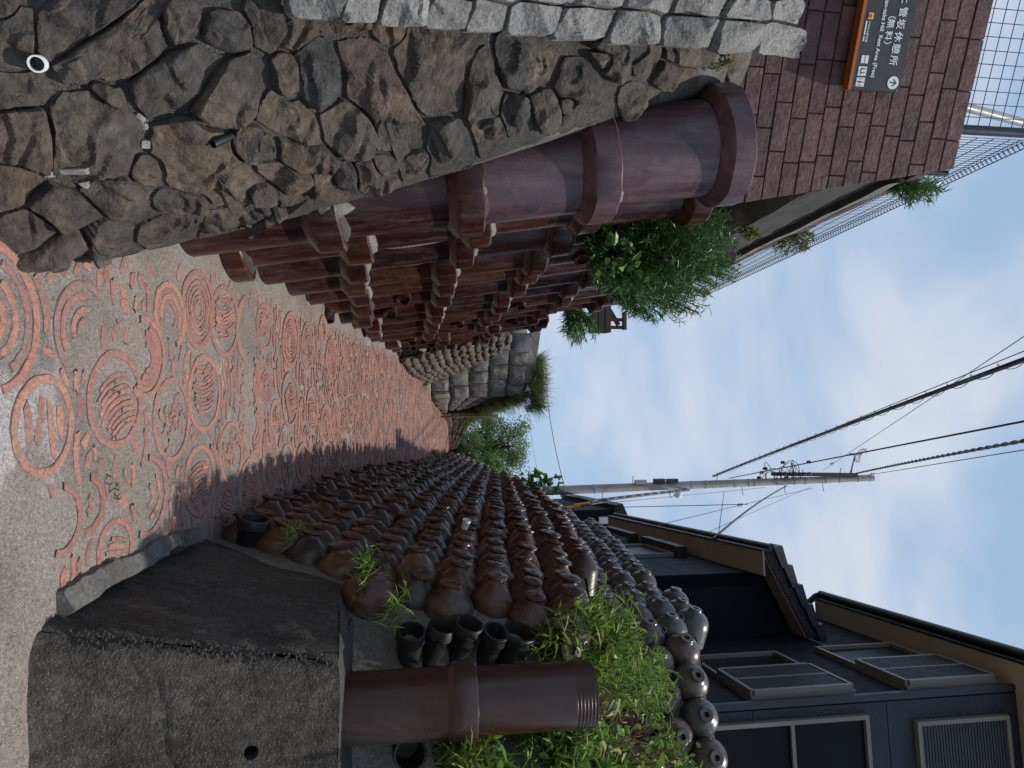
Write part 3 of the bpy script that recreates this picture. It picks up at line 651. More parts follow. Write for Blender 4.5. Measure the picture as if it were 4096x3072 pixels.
# ------------------------------------------------------------------ sign
sg = thing('direction_sign', bwall(1.6, 4.2, .05), 'dark slate sign with white Japanese lettering on the brown block wall', 'sign')
c0, _n = at(3389, 357, 4.03), None
def on_wall(X, Y, off):
    d = ray(X, Y); o = bwall(0, 0, off); t = (o - EYE).dot(bn) / d.dot(bn); return EYE + d * t
sb = on_wall(3405, 357, .085); s_r = (bo - sb).dot(bd)
stp = on_wall(3596, 370, .085); SH = stp.z - sb.z; SW_ = 1.35
def sgn(x, z, off=.085): return bwall(s_r + SW_ - x, sb.z + z, off)     # x from the left edge, z from the lower edge
mb = MB(); mb.hexa([sgn(0, 0, .02), sgn(SW_, 0, .02), sgn(SW_, 0, .083), sgn(0, 0, .083), sgn(0, SH, .02), sgn(SW_, SH, .02), sgn(SW_, SH, .083), sgn(0, SH, .083)])
mb.build('sign_panel', M['signface'], sg)
mb = MB(); oz = -.022
mb.hexa([sgn(0, oz, .02), sgn(SW_, oz, .02), sgn(SW_, oz, .084), sgn(0, oz, .084), sgn(0, -.001, .02), sgn(SW_, -.001, .02), sgn(SW_, -.001, .084), sgn(0, -.001, .084)]); mb.build('orange_edge', M['signorange'], sg)
srot = Matrix((bd, Vector((0, 0, 1)), bn)).transposed().to_quaternion()
def text(s, x, z, size, mat, name='lettering', bold=0, sx=1.0):
    cu = bpy.data.curves.new(name, 'FONT'); cu.body = s; cu.size = size; cu.offset = bold; cu.extrude = .0006; cu.fill_mode = 'FRONT'; cu.resolution_u = 3
    o = bpy.data.objects.new(name, cu); COL.objects.link(o); dg = bpy.context.evaluated_depsgraph_get(); me = bpy.data.meshes.new_from_object(o.evaluated_get(dg)); bpy.data.objects.remove(o); bpy.data.curves.remove(cu)
    for v in me.vertices: v.co.x *= sx
    me.materials.clear(); return link(name, me, mat, sg, sgn(x, z, .0855), srot)
def plate(x0, x1, z0, z1, mat, name, off=.0853, ins=None):
    mb = MB(); mb.quad(sgn(x0, z0, off), sgn(x1, z0, off), sgn(x1, z1, off), sgn(x0, z1, off)); return mb.build(name, mat, sg)
U = SH / 100.0
def disc(x, z, r, mat, name, off=.0853):
    mb = MB(); mb.add([sgn(x + r * math.cos(TAU * i / 32), z + r * math.sin(TAU * i / 32), off) for i in range(32)], [tuple(range(32))]); return mb.build(name, mat, sg)
SIGN = True
D = (on_wall(3405, 357, .085) - on_wall(3440, 0, .085)).dot(bd)
def ct(s, fx, fz, size, mat, bold=0, sx=1.0):     # one glyph, centred at fractions of the visible face
    text(s, SW_ - fx * D - size * .5 * sx, fz * SH - size * .37, size, mat, bold=bold, sx=sx)
for ch, fx in zip('土管坂休憩所', (1.06, .91, .777, .635, .50, .363)): ct(ch, fx, .752, .118 * D, M['signwhite'], .0007)
for ch, fx in zip('（無料）', (.875, .775, .64, .525)): ct(ch, fx, .548, .108 * D, M['signwhite'], .0006)
text('Dokan-zaka Hill  Rest Area (Free)', SW_ - 1.145 * D, .352 * SH, .0755 * D, M['signwhite'], bold=.0006, sx=.955)
disc(SW_ - .107 * D, .835 * SH, .077 * D, M['signwhite'], 'arrow_disc')
mb = MB(); ax_, az_ = SW_ - .107 * D, .835 * SH; o = .0862; q = .077 * D
mb.quad(sgn(ax_ - .09 * q, az_ - .62 * q, o), sgn(ax_ + .09 * q, az_ - .62 * q, o), sgn(ax_ + .09 * q, az_ + .45 * q, o), sgn(ax_ - .09 * q, az_ + .45 * q, o))
for sd in (-1, 1): mb.quad(sgn(ax_, az_ + .65 * q, o), sgn(ax_, az_ + .36 * q, o), sgn(ax_ + sd * .52 * q, az_ - .2 * q, o), sgn(ax_ + sd * .52 * q, az_ + .09 * q, o))
mb.build('arrow', M['signface'], sg)
def fp(f0, f1, z0, z1, mat, name, off=.0853): return plate(SW_ - f0 * D, SW_ - f1 * D, z0 * SH, z1 * SH, mat, name, off)
fp(.875, .805, .07, .175, M['signyellow'], 'emblem'); fp(.862, .818, .07, .145, M['signred'], 'emblem_centre', .0862)
text('やきもの散歩道', SW_ - .785 * D, .095 * SH, .034 * D, M['signwhite'], bold=.0002)
fp(.785, .625, .045, .072, M['signwhite'], 'caption_bar'); fp(.612, .555, .045, .072, M['signwhite'], 'caption_bar')
fp(.40, .307, .09, .155, M['signwhite'], 'masking_tape'); fp(.40, .307, .17, .235, M['signwhite'], 'masking_tape')
for f0, f1, kind in ((.272, .165, 0), (.145, .04, 1)):
    fp(f0, f1, .07, .24, M['signwhite'], 'pictogram'); mb = MB(); o = .0862; W_ = (f0 - f1) * D; x0 = SW_ - f0 * D; z0 = .07 * SH; Hh = .17 * SH
    def pq(a, b, c, d): mb.quad(sgn(x0 + a * W_, z0 + c * Hh, o), sgn(x0 + b * W_, z0 + c * Hh, o), sgn(x0 + b * W_, z0 + d * Hh, o), sgn(x0 + a * W_, z0 + d * Hh, o))
    for r_ in (((.18, .3, .3, .66), (.18, .5, .3, .4), (.45, .52, .1, .38), (.62, .74, .3, .62), (.56, .88, .28, .36), (.18, .3, .72, .86), (.62, .74, .68, .82)), ((.1, .14, .1, .78), (.1, .35, .42, .47), (.86, .9, .1, .78), (.64, .9, .42, .47), (.42, .58, .12, .68), (.44, .56, .74, .88)))[kind]: pq(*r_)
    mb.build('pictogram_figure', M['signface'], sg)
disc(SW_ - .015 * D, .05 * SH, .005, M['black'], 'screw', .0866); disc(SW_ - .02 * D, .94 * SH, .004, M['steel'], 'screw', .0866)

# ------------------------------------------------------------------ mesh fence on the upper wall
fc = thing('mesh_fence', bwall(.3, 5.05, -.1), 'dark blue welded wire mesh fence with posts on top of the brown wall', 'fence')
corner = bwall(.52, 5.0, -.1)
def post(p, h, r=.032, name='post'): MB().tube([p, p + Vector((0, 0, h))], r, 12).build(name, M['fence'], fc, smooth=40)
post(corner, 1.0); post(corner + Vector((.09, .62, 0)), .52, .022)
for yy in (): post(Vector((-1.5 + .06 * (yy - 4.2), yy, 4.95)), .45, .022)
mb = MB(); f0 = corner + Vector((0, 0, .06)); f1 = bwall(3.4, 5.06, -.1)
n_ = 36
for i in range(n_ + 1):
    p = f0.lerp(f1, i / n_); mb.tube([p, p + Vector((0, 0, .95))], .0028, 5, False)
for j in range(12):
    z = Vector((0, 0, .0 + j * .083)); mb.tube([f0 + z, f1 + z], .0028, 5, False)
tag(mb.build('wire_mesh', M['fence'], fc), kind='stuff')
mb = MB(); e0 = corner + Vector((.03, .05, .03)); e1 = Vector((-1.22, 9.0, 5.0)); n_ = 130
for i in range(n_ + 1):
    p = e0.lerp(e1, i / n_); h = .62 - .22 * i / n_
    mb.tube([p, p + Vector((0, 0, h))], .0022, 4, False)
    q = p + Vector((0, 0, h)); mb.tube([q, q + Vector((.035, 0, .02)), q + Vector((.05, 0, -.01)), q + Vector((.03, 0, -.04)), q + Vector((0, 0, -.045))], .0028, 4, False)
for f in (0, .2, .4, .6, .8, .92, 1.0): mb.tube([e0 + Vector((0, 0, .62 * f)), e1 + Vector((0, 0, .40 * f))], .003, 5, False)
for d in ((.035, .02), (.05, -.01)): mb.tube([e0 + Vector((d[0], 0, .62 + d[1])), e1 + Vector((d[0], 0, .40 + d[1]))], .0035, 5, False)
tag(mb.build('wire_mesh', M['fence'], fc), kind='stuff')
tag(MB().tube([at(3850, 425, 5.2), at(4200, 520, 5.6)], .035, 14).build('steel_tube', M['steel'], None, smooth=40), 'pale steel tube leaning behind the wire mesh fence', 'pipe')

# ------------------------------------------------------------------ right: concrete abutment, kerb, big upright pipe
def nz3(p, f, a): return a * noise.noise(Vector(p) * f)
ab = thing('concrete_abutment', (1.3, 2.8, .3), 'dark stained pebbly concrete abutment under the jar wall', 'concrete block')
foot_a, foot_b, foot_c = Vector((.77, 3.9, .30)), Vector((.76, 2.47, .25)), Vector((4.2, 2.30, .2))
top_a, top_a2, top_b, top_c = Vector((.83, 3.88, .47)), Vector((.97, 3.50, 1.17)), Vector((1.04, 2.76, 1.235)), Vector((4.2, 2.62, 1.235))
def ab_side(u, v):                         # path side, from the far tip to the near ridge
    f = foot_a.lerp(foot_b, u); f.z = gz(f.y) - .08
    if u < .27: t = top_a.lerp(top_a2, u / .27)
    else: t = top_a2.lerp(top_b, (u - .27) / .73)
    p = f.lerp(t, v) + Vector((.7, .7, -.2)) * (.035 * max(0, (u - .94) / .06) ** 2); n = Vector((-.93, -.1, .3)); return p + n * (nz3(p, 3, .02) + nz3(p, 9, .010) + nz3(p, 30, .004))
def ab_front(u, v):
    f = foot_b.lerp(foot_c, u); f.z = gz(f.y) - .08; p = f.lerp(top_b.lerp(top_c, u), v) + Vector((.7, .7, -.2)) * (.035 * max(0, 1 - u / .03) ** 2)
    n = Vector((-.1, -.95, .3)); k_ = min(1, u * 12); cr_ = abs(p.z - .55 - .45 * (p.x - .95) - .16 * noise.noise(p * 2.5) - .03 * noise.noise(p * 14)); gr = -.010 * max(0, 1 - cr_ / .010) if p.x < 1.6 else 0; return p + n * (nz3(p, 3, .02) + nz3(p, 9, .010) + nz3(p, 30, .004) + .03 * k_ * (1 - k_) + gr + .05 * max(0, .16 - v) * 3 * (1 if u < .16 else 0))
grid(ab_side, 70, 50).build('path_face', M['darkconcrete'], ab, smooth=180)
ABB = surf_bvh(ab_front, 60, 30); hp, hn = hit(ABB, 1005, 3012)
g_ = grid(ab_front, 260, 100); g_.f = [f for f in g_.f if min((g_.v[i] - hp).length for i in f) > .0 and not all((g_.v[i] - hp).length < .026 for i in f)]
for i_, p_ in enumerate(g_.v):
    dl = p_ - hp
    if dl.length < .026: g_.v[i_] = hp + dl.normalized() * .026 if dl.length > 1e-4 else p_
g_.build('front_face', M['darkconcrete'], ab, smooth=180)
mb = MB()
for i in range(30):
    u0, u1 = i / 30, (i + 1) / 30
    mb.quad(ab_front(u0, 1), ab_front(u1, 1), ab_front(u1, 1) + Vector((0, .8, .02)), ab_front(u0, 1) + Vector((0, .8, .02)))
mb.quad(top_b, top_b + Vector((.1, .8, .02)), top_a2 + Vector((.2, 0, 0)), top_a2)
mb.build('top', M['mortar'], ab)
rr_ = random.Random(2); pb = MB()               # pebbles washed out along the ridge
for i in range(420):
    v = .16 + .82 * rr_.random(); p = foot_b.lerp(top_b, v) + Vector((abs(rr_.gauss(0, .03)) + .012, .016, rr_.gauss(0, .02))); p.z = max(p.z, gz(p.y)); r = rr_.uniform(.002, .007)
    bm = bmesh.new(); bmesh.ops.create_icosphere(bm, subdivisions=1, radius=r); pb.add([Vector((v_.co.x * 1.3, v_.co.y, v_.co.z * .8)) + p + Vector((-.004, -.006, 0)) for v_ in bm.verts], [tuple(v_.index for v_ in f.verts) for f in bm.faces]); bm.free()
tag(pb.build('ridge_pebbles', M['mortar'], ab, smooth=180), kind='stuff')
q = hn.to_track_quat('Z', 'Y').to_matrix().to_4x4(); q.translation = hp
MB().lathe([(.029, -.002), (.0265, .001), (.0255, -.004), (.025, -.14), (.0001, -.14)], 24, q).build('weep_hole', M['darkconcrete'], ab, smooth=40)
kb = MB()
kp = []
for i in range(91):
    i = i * 25 / 90; y = 2.60 + 1.12 * i / 25; w_ = .040 - .010 * i / 25 + .012 * noise.noise(Vector((y * 9, 0, 0))); x = .735 + .02 * noise.noise(Vector((y * 4, 2, 0))) - .02 * math.sin(i / 25 * 3.1); z = gz(y); hh = .028 + .006 * noise.noise(Vector((y * 12, 5, 0)))
    kp.append([Vector((x - w_, y, z - .02)), Vector((x - w_ * .9, y, z + hh * .8)), Vector((x - w_ * .6, y, z + hh)), Vector((x + w_, y, z + hh + .03)), Vector((x + w_ + .05, y, z - .02))])
kb.v = [p + noise.noise_vector(p * 14) * .009 + noise.noise_vector(p * 45) * .004 for r_ in kp for p in r_]
for i in range(90):
    for j in range(4): kb.f.append((i * 5 + j, i * 5 + 5 + j, i * 5 + 6 + j, i * 5 + 1 + j))
kb.f.append((0, 1, 2, 3, 4)); kb.f.append((454, 453, 452, 451, 450))
tag(kb.build('kerb_strip', M['kerb'], None, smooth=50), 'narrow grey concrete kerb strip along the foot of the dark abutment', 'kerb')
tag(MB().box((.93, 1.93, gz(1.93) + .012), (.22, .34, .03)).build('drain_grate', M['steel'], None), 'steel drain grate at the corner of the abutment', 'grate')

SK = Plan([Vector(p) for p in ((.735, 2.66), (.725, 2.50), (.80, 2.40), (1.0, 2.395), (1.3, 2.37), (2.0, 2.33))])
def skirt(u, v):
    p, d = SK(SK.len * u); n = Vector((d.y, -d.x, 0)) ; w_ = .15 * (.6 + .7 * noise.noise(Vector((u * 11, 3, 0)))); a = v * math.pi
    q_ = Vector((p.x, p.y, gz(p.y) - .012)) - n * (-w_ * math.cos(a)) * .5 + Vector((0, 0, (.03 * math.sin(a)) * (.55 + .5 * noise.noise(Vector((u * 12, 8, 0))))))
    return q_ + noise.noise_vector(q_ * 16) * .012
grid(skirt, 120, 12).build('mortar_skirt', M['path'], ab, smooth=180)
pp = thing('upright_pipe', (1.33, 2.98, 1.2), 'tall upright brown glazed pipe with a collar standing on the dark abutment', 'pipe')
q = Matrix.Translation((1.335, 2.985, 1.20))
def sub(prof, name, par, n=48, mat='pillarpipe'): return MB().lathe(prof, n, q).build(name, M[mat], par, smooth=35)
lo = sub([(.144, -.02), (.144, .03), (.143, .25), (.144, .46), (.148, .475)], 'lower_pipe', pp)
sub([(.146, .455), (.158, .475), (.163, .49), (.164, .565), (.158, .575), (.146, .576), (.140, .55)], 'collar', lo)
pf = [(.137, .53), (.137, .98)]
for i in range(6): pf += [(.137, .985 + i * .015), (.1345, .988 + i * .015), (.1345, .993 + i * .015), (.137, .996 + i * .015)]
pf += [(.136, 1.075), (.127, 1.077), (.121, 1.05), (.12, .8)]
sub(pf, 'upper_pipe', pp)

# ------------------------------------------------------------------ right: walls of glazed jars
LW = Plan([Vector(p) for p in ((3.6, 2.98), (2.2, 3.0), (1.5, 3.0), (1.12, 3.05), (.90, 3.25), (.81, 3.6), (.805, 3.95), (.84, 5.0), (.897, 6.35), (1.12, 9), (1.45, 12.5), (1.83, 17), (2.31, 22.9), (2.6, 25.5))])
HT = [(3.0, 1.95), (3.6, 2.05), (6.5, 2.32), (9, 2.32), (11, 2.25), (14.5, 1.8), (17.5, 1.15), (22, .5), (25, .3)]
def wallpt(plan, s, h, bat, z0=None):
    p, d = plan(s); nb = Vector((d.y, -d.x)); z = (gz(p.y) if z0 is None else z0) + h
    pos = Vector((p.x + nb.x * bat * h, p.y + nb.y * bat * h, z)); out_ = Vector((-nb.x, -nb.y, bat)).normalized(); return pos, out_
lw = thing('jar_wall', (1.2, 8, .9), 'long retaining wall of brown glazed jars set in mortar beside the path', 'jar wall')
def lw_fn(u, v):
    s = LW.len * u; h = lut(HT, LW(s)[0].y) * v - .05; p, o = wallpt(LW, s, h, .19); return p + o * (-.022 + .018 * noise.noise(p * 6))
grid(lw_fn, 420, 44).build('mortar_bed', M['jar_mortar'], lw, smooth=180)
LWB = surf_bvh(lambda u, v: wallpt(LW, LW.len * u, lut(HT, LW(LW.len * u)[0].y) * v, .19)[0], 200, 20)
JP = [(.114, -.16), (.115, .005), (.110, .026), (.093, .056), (.070, .088), (.051, .110), (.043, .122), (.041, .138), (.052, .144), (.058, .150), (.058, .161), (.053, .165), (.022, .164), (.018, .15)]
jar_me = []
for k_ in range(5):
    rj = random.Random(k_); sc = .94 + .04 * k_; dome = rj.uniform(.85, 1.12)
    jar_me.append(MB().lathe([(r * sc if i < 6 else r, (h * (dome if 0 < i < 6 else 1) + (.11 * (dome - 1) if i >= 6 else 0)) * (.80 if h > 0 else 1)) for i, (r, h) in enumerate(JP)], 26).mesh('jar', 45))
JPL = [(.112, -.05), (.114, .005), (.095, .045), (.056, .085), (.042, .10), (.041, .112), (.057, .119), (.057, .131), (.022, .133)]
pots_px = [(1640, 2560, .066), (1742, 2563, .064), (1855, 2570, .068), (1955, 2580, .064), (2060, 2590, .085)]
pot_pos = []
for X, Y, r in pots_px:
    p, n = hit(LWB, X, Y); pot_pos.append((p, r))
fr_pots = []
for X, Y, r in ((1630, 2990, .075), (1772, 3010, .055), (1955, 3075, .075)):
    p, n = hit(LWB, X, Y)
    if p: fr_pots.append((p, r))
jars = []
jr = random.Random(21); row = 0; h = .11
while h < 2.4:
    s = (.12 if row % 2 else 0) + .9
    while s < LW.len - .5:
        p2, _d = LW(s); y = p2.y; ht = lut(HT, y)
        pos, o = wallpt(LW, s, h + jr.uniform(-.012, .012), .19)
        lim = 0
        if y < 3.95: lim = lut([(3.0, 1.33), (3.5, 1.22), (3.55, 1.16), (3.95, .50)], y)
        okk = h < ht - .06 and pos.z > lim and all((pos - a).length > .15 + r * .3 for a, r in pot_pos + fr_pots) and not (s < 2.3 and jr.random() < .55) and not (s < 2.5 and pos.z < 1.5)
        if okk: jars.append((pos, o))
        s += .228 + jr.uniform(-.012, .012)
    h += .196; row += 1
jars.sort(key=lambda j: (j[0] - EYE).length)
def place_jar(pos, o, parent, mats, big=1.0, name='jar'):
    ax = (o + Vector((jr.gauss(0, .09), jr.gauss(0, .08), jr.gauss(0, .08)))).normalized()
    me = jar_me[jr.randrange(5)]; k2 = (me.name, mats)
    ob = link(name, me, None, parent, pos + o * jr.uniform(-.025, .02), ax.to_track_quat('Z', 'Y') @ Quaternion((0, 0, 1), jr.uniform(0, 6))); ob.scale = (big * jr.uniform(.88, 1.08),) * 3
    return ob
for me in jar_me: me.materials.append(M['jar'])
for pos, o in jars[:298]: place_jar(pos, o, lw, 'jar')
far = MB()
for pos, o in jars[298:]:
    ax = (o + Vector((jr.gauss(0, .04), jr.gauss(0, .04), jr.gauss(0, .04)))).normalized(); mm = ax.to_track_quat('Z', 'Y').to_matrix().to_4x4(); mm.translation = pos + o * jr.uniform(-.02, .03)
    sc = jr.uniform(.9, 1.06); far.lathe([(r * sc, hh) for r, hh in JPL], 14, mm)
tag(far.build('jars', M['jar'], lw, smooth=45), kind='stuff')
def pot(pos, ax, r, parent, filled=False):
    mm = ax.normalized().to_track_quat('Z', 'Y').to_matrix().to_4x4(); mm.translation = pos
    k_ = r / .075
    return MB().lathe([(.058 * k_, -.16), (.066 * k_, .05), (.070 * k_, .055), (.075 * k_, .06), (.075 * k_, .105), (.073 * k_, .11), (.062 * k_, .11), (.06 * k_, .09), (.05 * k_, -.04), (.0001, -.05)], 28, mm).build('pot', M['pot'], parent, smooth=40)
for p, r in pot_pos: pot(p + Vector((jr.uniform(0, .05), 0, jr.uniform(-.012, .012))), Vector((-.92, -.30 + jr.uniform(-.12, .12), .22 + jr.uniform(-.12, .1))), r, lw)
for p, r in fr_pots: pot(p, Vector((-.2, -1, .12)), r, lw)
p, n = hit(LWB, 1350, 2270)
pot(hit(LWB, 1020, 2165)[0] + Vector((-.02, 0, -.02)), Vector((-.95, -.1, .2)), .085, lw)
cup = hit(LWB, 1838, 2200)[0] + Vector((-.14, -.02, .03))
tag(MB().lathe([(.020, 0), (.028, .06), (.029, .062), (.026, .062), (.019, .004), (.0001, .003)], 20, Vector((-.95, -.2, .25)).to_track_quat('Z', 'Y').to_matrix().to_4x4() if False else Matrix.Translation(cup) @ Vector((-.95, -.2, .25)).to_track_quat('Z', 'Y').to_matrix().to_4x4()).build('cup', M['white'], None, smooth=40), 'small white cup wedged between the brown jars', 'cup')

UW = Plan([Vector(p) for p in ((5.2, 4.75), (3.9, 5.05), (3.1, 5.30), (2.55, 5.62), (2.28, 6.0), (2.17, 6.5), (2.15, 7.5), (2.2, 9), (2.3, 12), (2.5, 14.5))])
def uz0(y): return lut([(4.7, 3.02), (5.6, 2.98), (6.5, 3.0), (9, 3.35), (12, 3.6), (14.5, 3.7)], y)
def uzt(y): return lut([(4.7, 1.0), (5.6, 1.0), (6.5, 1.18), (9, 1.05), (12, .85), (14.5, .45)], y)
uw = thing('upper_jar_wall', (2.6, 7, 3.1), 'short upper wall of weathered round jars curving below the dark house', 'jar wall')
def uw_fn(u, v):
    s = UW.len * u; y = UW(s)[0].y; p, o = wallpt(UW, s, uzt(y) * v - .2 * (1 - v), .12, uz0(y)); return p - o * (.02 - .015 * noise.noise(p * 5))
grid(uw_fn, 120, 12).build('mortar_bed', M['mortar_pale'], uw, smooth=180)
def uw_cap(u, v):
    s = UW.len * u; y = UW(s)[0].y; p, o = wallpt(UW, s, uzt(y), .12, uz0(y)); return p - o * (.02 + .22 * v) + Vector((0, 0, .01 + .02 * noise.noise(p * 6)))
grid(uw_cap, 120, 3).build('mortar_cap', M['mortar_pale'], uw, smooth=180)
ujar = []
for k_ in range(3):
    prof = [(.122, -.1), (.124, .03), (.122, .055), (.112, .082), (.094, .106), (.070, .124), (.052, .132), (.047, .140), (.047, .152), (.044, .156), (.019, .155), (.016, .12)]
    me = MB().lathe([(r * (1 + .03 * (k_ - 1)), hh * (1 + .08 * (k_ - 1))) for r, hh in prof], 30).mesh('jar', 45); me.materials.append(M['jar_grey']); ujar.append(me)
hm = MB()
for row in range(5):
    s = (.155 if row % 2 else 0) + .3
    while s < UW.len - .2:
        y = UW(s)[0].y; h = .08 + row * .262
        if h < uzt(y) - .02:
            pos, o = wallpt(UW, s, h + jr.uniform(-.015, .015), .12, uz0(y)); ax = (o + Vector((jr.gauss(0, .06), jr.gauss(0, .06), jr.gauss(0, .05) + .02))).normalized()
            me = ujar[jr.randrange(3)]; ob = link('jar', me, None, uw, pos + o * jr.uniform(-.03, .02), ax.to_track_quat('Z', 'Y')); ob.scale = (1.24,) * 3
            if jr.random() < .35 and s < 6:        # a lug handle on the shoulder
                a = jr.uniform(0, TAU); rr = .098; P0 = Vector((math.cos(a) * rr, math.sin(a) * rr, .095)); tv = Vector((-math.sin(a), math.cos(a), 0)); nn = Vector((math.cos(a), math.sin(a), 1.2)).normalized()
                hb = MB().tube([P0 - tv * .028 - nn * .012, P0 - tv * .026 + nn * .02, P0 - tv * .012 + nn * .034, P0 + tv * .012 + nn * .034, P0 + tv * .026 + nn * .02, P0 + tv * .028 - nn * .012], .007, 8)
                l = hb.build('lug', M['jar_grey'], None, smooth=60); lv = Vector(l.location); l.parent = ob; l.location = lv
        s += .31 + jr.uniform(-.012, .012)
# soil on the ledge, and the house terrace
def ledge(u, v):
    s0 = .3 + (LW.len - 3.5) * u; p, d = LW(s0); y = p.y; a, _ = wallpt(LW, s0, lut(HT, y) - .04, .19); a = a + Vector((d.y, -d.x, 0)) * .03
    b, _ = wallpt(UW, UW.len * min(1, max(0, (u - .02) * 1.25)), -.0, .12, uz0(UW(UW.len * min(1, max(0, (u - .02) * 1.25)))[0].y)); b = b + Vector((.1, .1, .02))
    p = a.lerp(b, v); p.z += .03 * noise.noise(p * 4) * (1 if 0 < v < 1 else 0); return p
tag(grid(ledge, 90, 10).build('ledge_soil', M['ground'], smooth=180), kind='structure')
def rterr(u, v):
    s = UW.len * v; y = UW(s)[0].y; p, o = wallpt(UW, s, uzt(y) - .06, .12, uz0(y)); q_ = p - o * .2; return (q_.x + 24 * u ** 2 * (1 if True else 0), q_.y + 3 * u * (1 - v), p.z + .0)
tag(grid(rterr, 8, 40).build('house_terrace', M['ground'], smooth=180), kind='structure')
def rback(u, v):
    y = 14 + 60 * u; x = 2.9 + (y - 14) * .08; return (x + 40 * v, y, 3.2)
tag(grid(rback, 6, 4).build('back_terrace', M['ground']), kind='structure')
# ------------------------------------------------------------------ dark house and its wing
D7 = Vector((.122, .9925, 0)); N7 = Vector((-.9925, .122, 0))           # along the path side, and out towards the path
hs = thing('dark_house', (5, 9, 3.4), 'dark navy two storey house with bronze window frames above the upper jars', 'house')
CN = Vector((3.48, 7.2, 0)); FD = -N7; FN = -D7
def hA(t, z, off=0): return CN + D7 * t + N7 * off + Vector((0, 0, z))      # side wall, t metres from the corner
def hF(s, z, off=0): return CN + FD * s + FN * off + Vector((0, 0, z))      # front wall, s metres from the corner
def slab(fn, a0, a1, z0, z1, o0, o1): return MB().hexa([fn(a0, z0, o1), fn(a1, z0, o1), fn(a1, z0, o0), fn(a0, z0, o0), fn(a0, z1, o1), fn(a1, z1, o1), fn(a1, z1, o0), fn(a0, z1, o0)])
slab(hA, .1, 9, 3.2, 8.34, -.2, 0).build('side_wall', M['navy'], hs)
pw_ = 1.0; s = .04
for i in range(6):
    for z0, z1 in ((3.2, 5.15), (5.16, 6.72), (6.73, 8.34)): slab(hF, s, s + .93, z0, z1, -.2, 0).build('wall_panel', M['navytex'], hs)
    s += .94
slab(hF, 0, 5.7, 3.2, 8.34, -.24, -.02).build('front_wall', M['navy'], hs)
MB().beam(hA(.03, 3.2, .012), hA(.03, 8.34, .012), .07, .07, N7).build('corner_trim', M['louvre'], hs)
slab(hA, 1.9, 3.25, 7.36, 7.385, 0, .02).build('trim_strip', M['frame'], hs)
def window(fn, a0, a1, z0, z1, name='window', bars=(), vb=(), lou=None, off=0.0, louv_dir='h'):
    t = .045
    w_ = MB(); w_.add([fn(a0, z0, off + .02), fn(a1, z0, off + .02), fn(a1, z1, off + .02), fn(a0, z1, off + .02)], [(0, 1, 2, 3)]); g = w_.build(name, M['glass'], hs if fn in (hA, hF) else wg)
    f = MB()
    for (p, q_, r_, s_) in ((a0 - t, a1 + t, z1, z1 + t), (a0 - t, a1 + t, z0 - t, z0), (a0 - t, a0, z0, z1), (a1, a1 + t, z0, z1)):
        f.add(slab(fn, p, q_, r_, s_, off, off + .07).v, slab(fn, p, q_, r_, s_, off, off + .07).f)
    tag(f.build('window_frame', M['frame'], g), kind=None)
    for z in bars: slab(fn, a0, a1, z - .02, z + .02, off + .03, off + .066).build('glazing_bar', M['frame'], g)
    for a in vb: slab(fn, a - .02, a + .02, z0, z1, off + .03, off + .064).build('glazing_bar', M['frame'], g)
    if lou:
        b0, b1 = lou; l = MB(); z = z0 + .01
        while z < z1 - .02:
            l.hexa([fn(b0, z, off + .05), fn(b1, z, off + .05), fn(b1, z + .006, off + .03), fn(b0, z + .006, off + .03), fn(b0, z + .026, off + .05), fn(b1, z + .026, off + .05), fn(b1, z + .032, off + .03), fn(b0, z + .032, off + .03)]); z += .036
        tag(l.build('louvre', M['louvre'], g), kind='stuff')
    return g
def shutter(t0, t1, z0, z1):
    g = slab(hA, t0, t1, z0, z1, .05, .06).build('shutter', M['black'], hs); t = .05
    for p, q_, r_, s_, nm in ((t0 - .02, t1 + .02, z1, z1 + .04, 'rail'), (t0 - .02, t1 + .02, z0 - .04, z0, 'rail'), (t0 - t, t0, z0, z1, 'stile'), (t1, t1 + t, z0, z1, 'stile'), ((t0 + t1) / 2 - .015, (t0 + t1) / 2 + .015, z0, z1, 'stile')): slab(hA, p, q_, r_, s_, .0, .13).build(nm, M['frame'], g)
    l = MB(); z = z0 + .01
    while z < z1 - .03:
        l.hexa([hA(t0, z, .125), hA(t1, z, .125), hA(t1, z + .006, .07), hA(t0, z + .006, .07), hA(t0, z + .02, .125), hA(t1, z + .02, .125), hA(t1, z + .026, .07), hA(t0, z + .026, .07)]); z += .04
    tag(l.build('louvre', M['louvre'], g), kind='stuff')
window(hA, .16, 1.85, 5.25, 6.40); shutter(.17, 1.0, 5.25, 6.40)
window(hA, .16, 1.95, 7.12, 8.20); shutter(.17, 1.05, 7.12, 8.20)
window(hF, .19, 2.1, 4.1, 6.42, bars=(5.57,), vb=(1.15,))
window(hF, .30, 1.7, 7.08, 8.13, vb=(.98,), lou=(.30, 1.7))
# eaves of the house
slab(hA, -.35, 4.05, 8.34, 8.37, -.3, .30).build('soffit', M['soffit'], hs)
slab(hF, -.28, 5.7, 8.341, 8.371, 0.0, .34).build('front_soffit', M['soffit'], hs)
slab(hA, -.36, 4.1, 8.33, 8.50, .302, .33).build('fascia', M['black'], hs)
slab(hF, -.31, 5.7, 8.33, 8.50, .342, .37).build('front_fascia', M['black'], hs)
MB().tube([hA(-.4, 8.47, .38), hA(1.5, 8.475, .38), hA(4.1, 8.48, .38)], .055, 12).build('gutter', M['black'], hs, smooth=60)
MB().hexa([hA(-.4, 8.50, .33), hA(4.1, 8.50, .33), hA(4.1, 9.9, -3.0), hA(-.4, 9.9, -3.0), hA(-.4, 8.56, .33), hA(4.1, 8.56, .33), hA(4.1, 9.96, -3.0), hA(-.4, 9.96, -3.0)]).build('roof', M['roof'], hs)
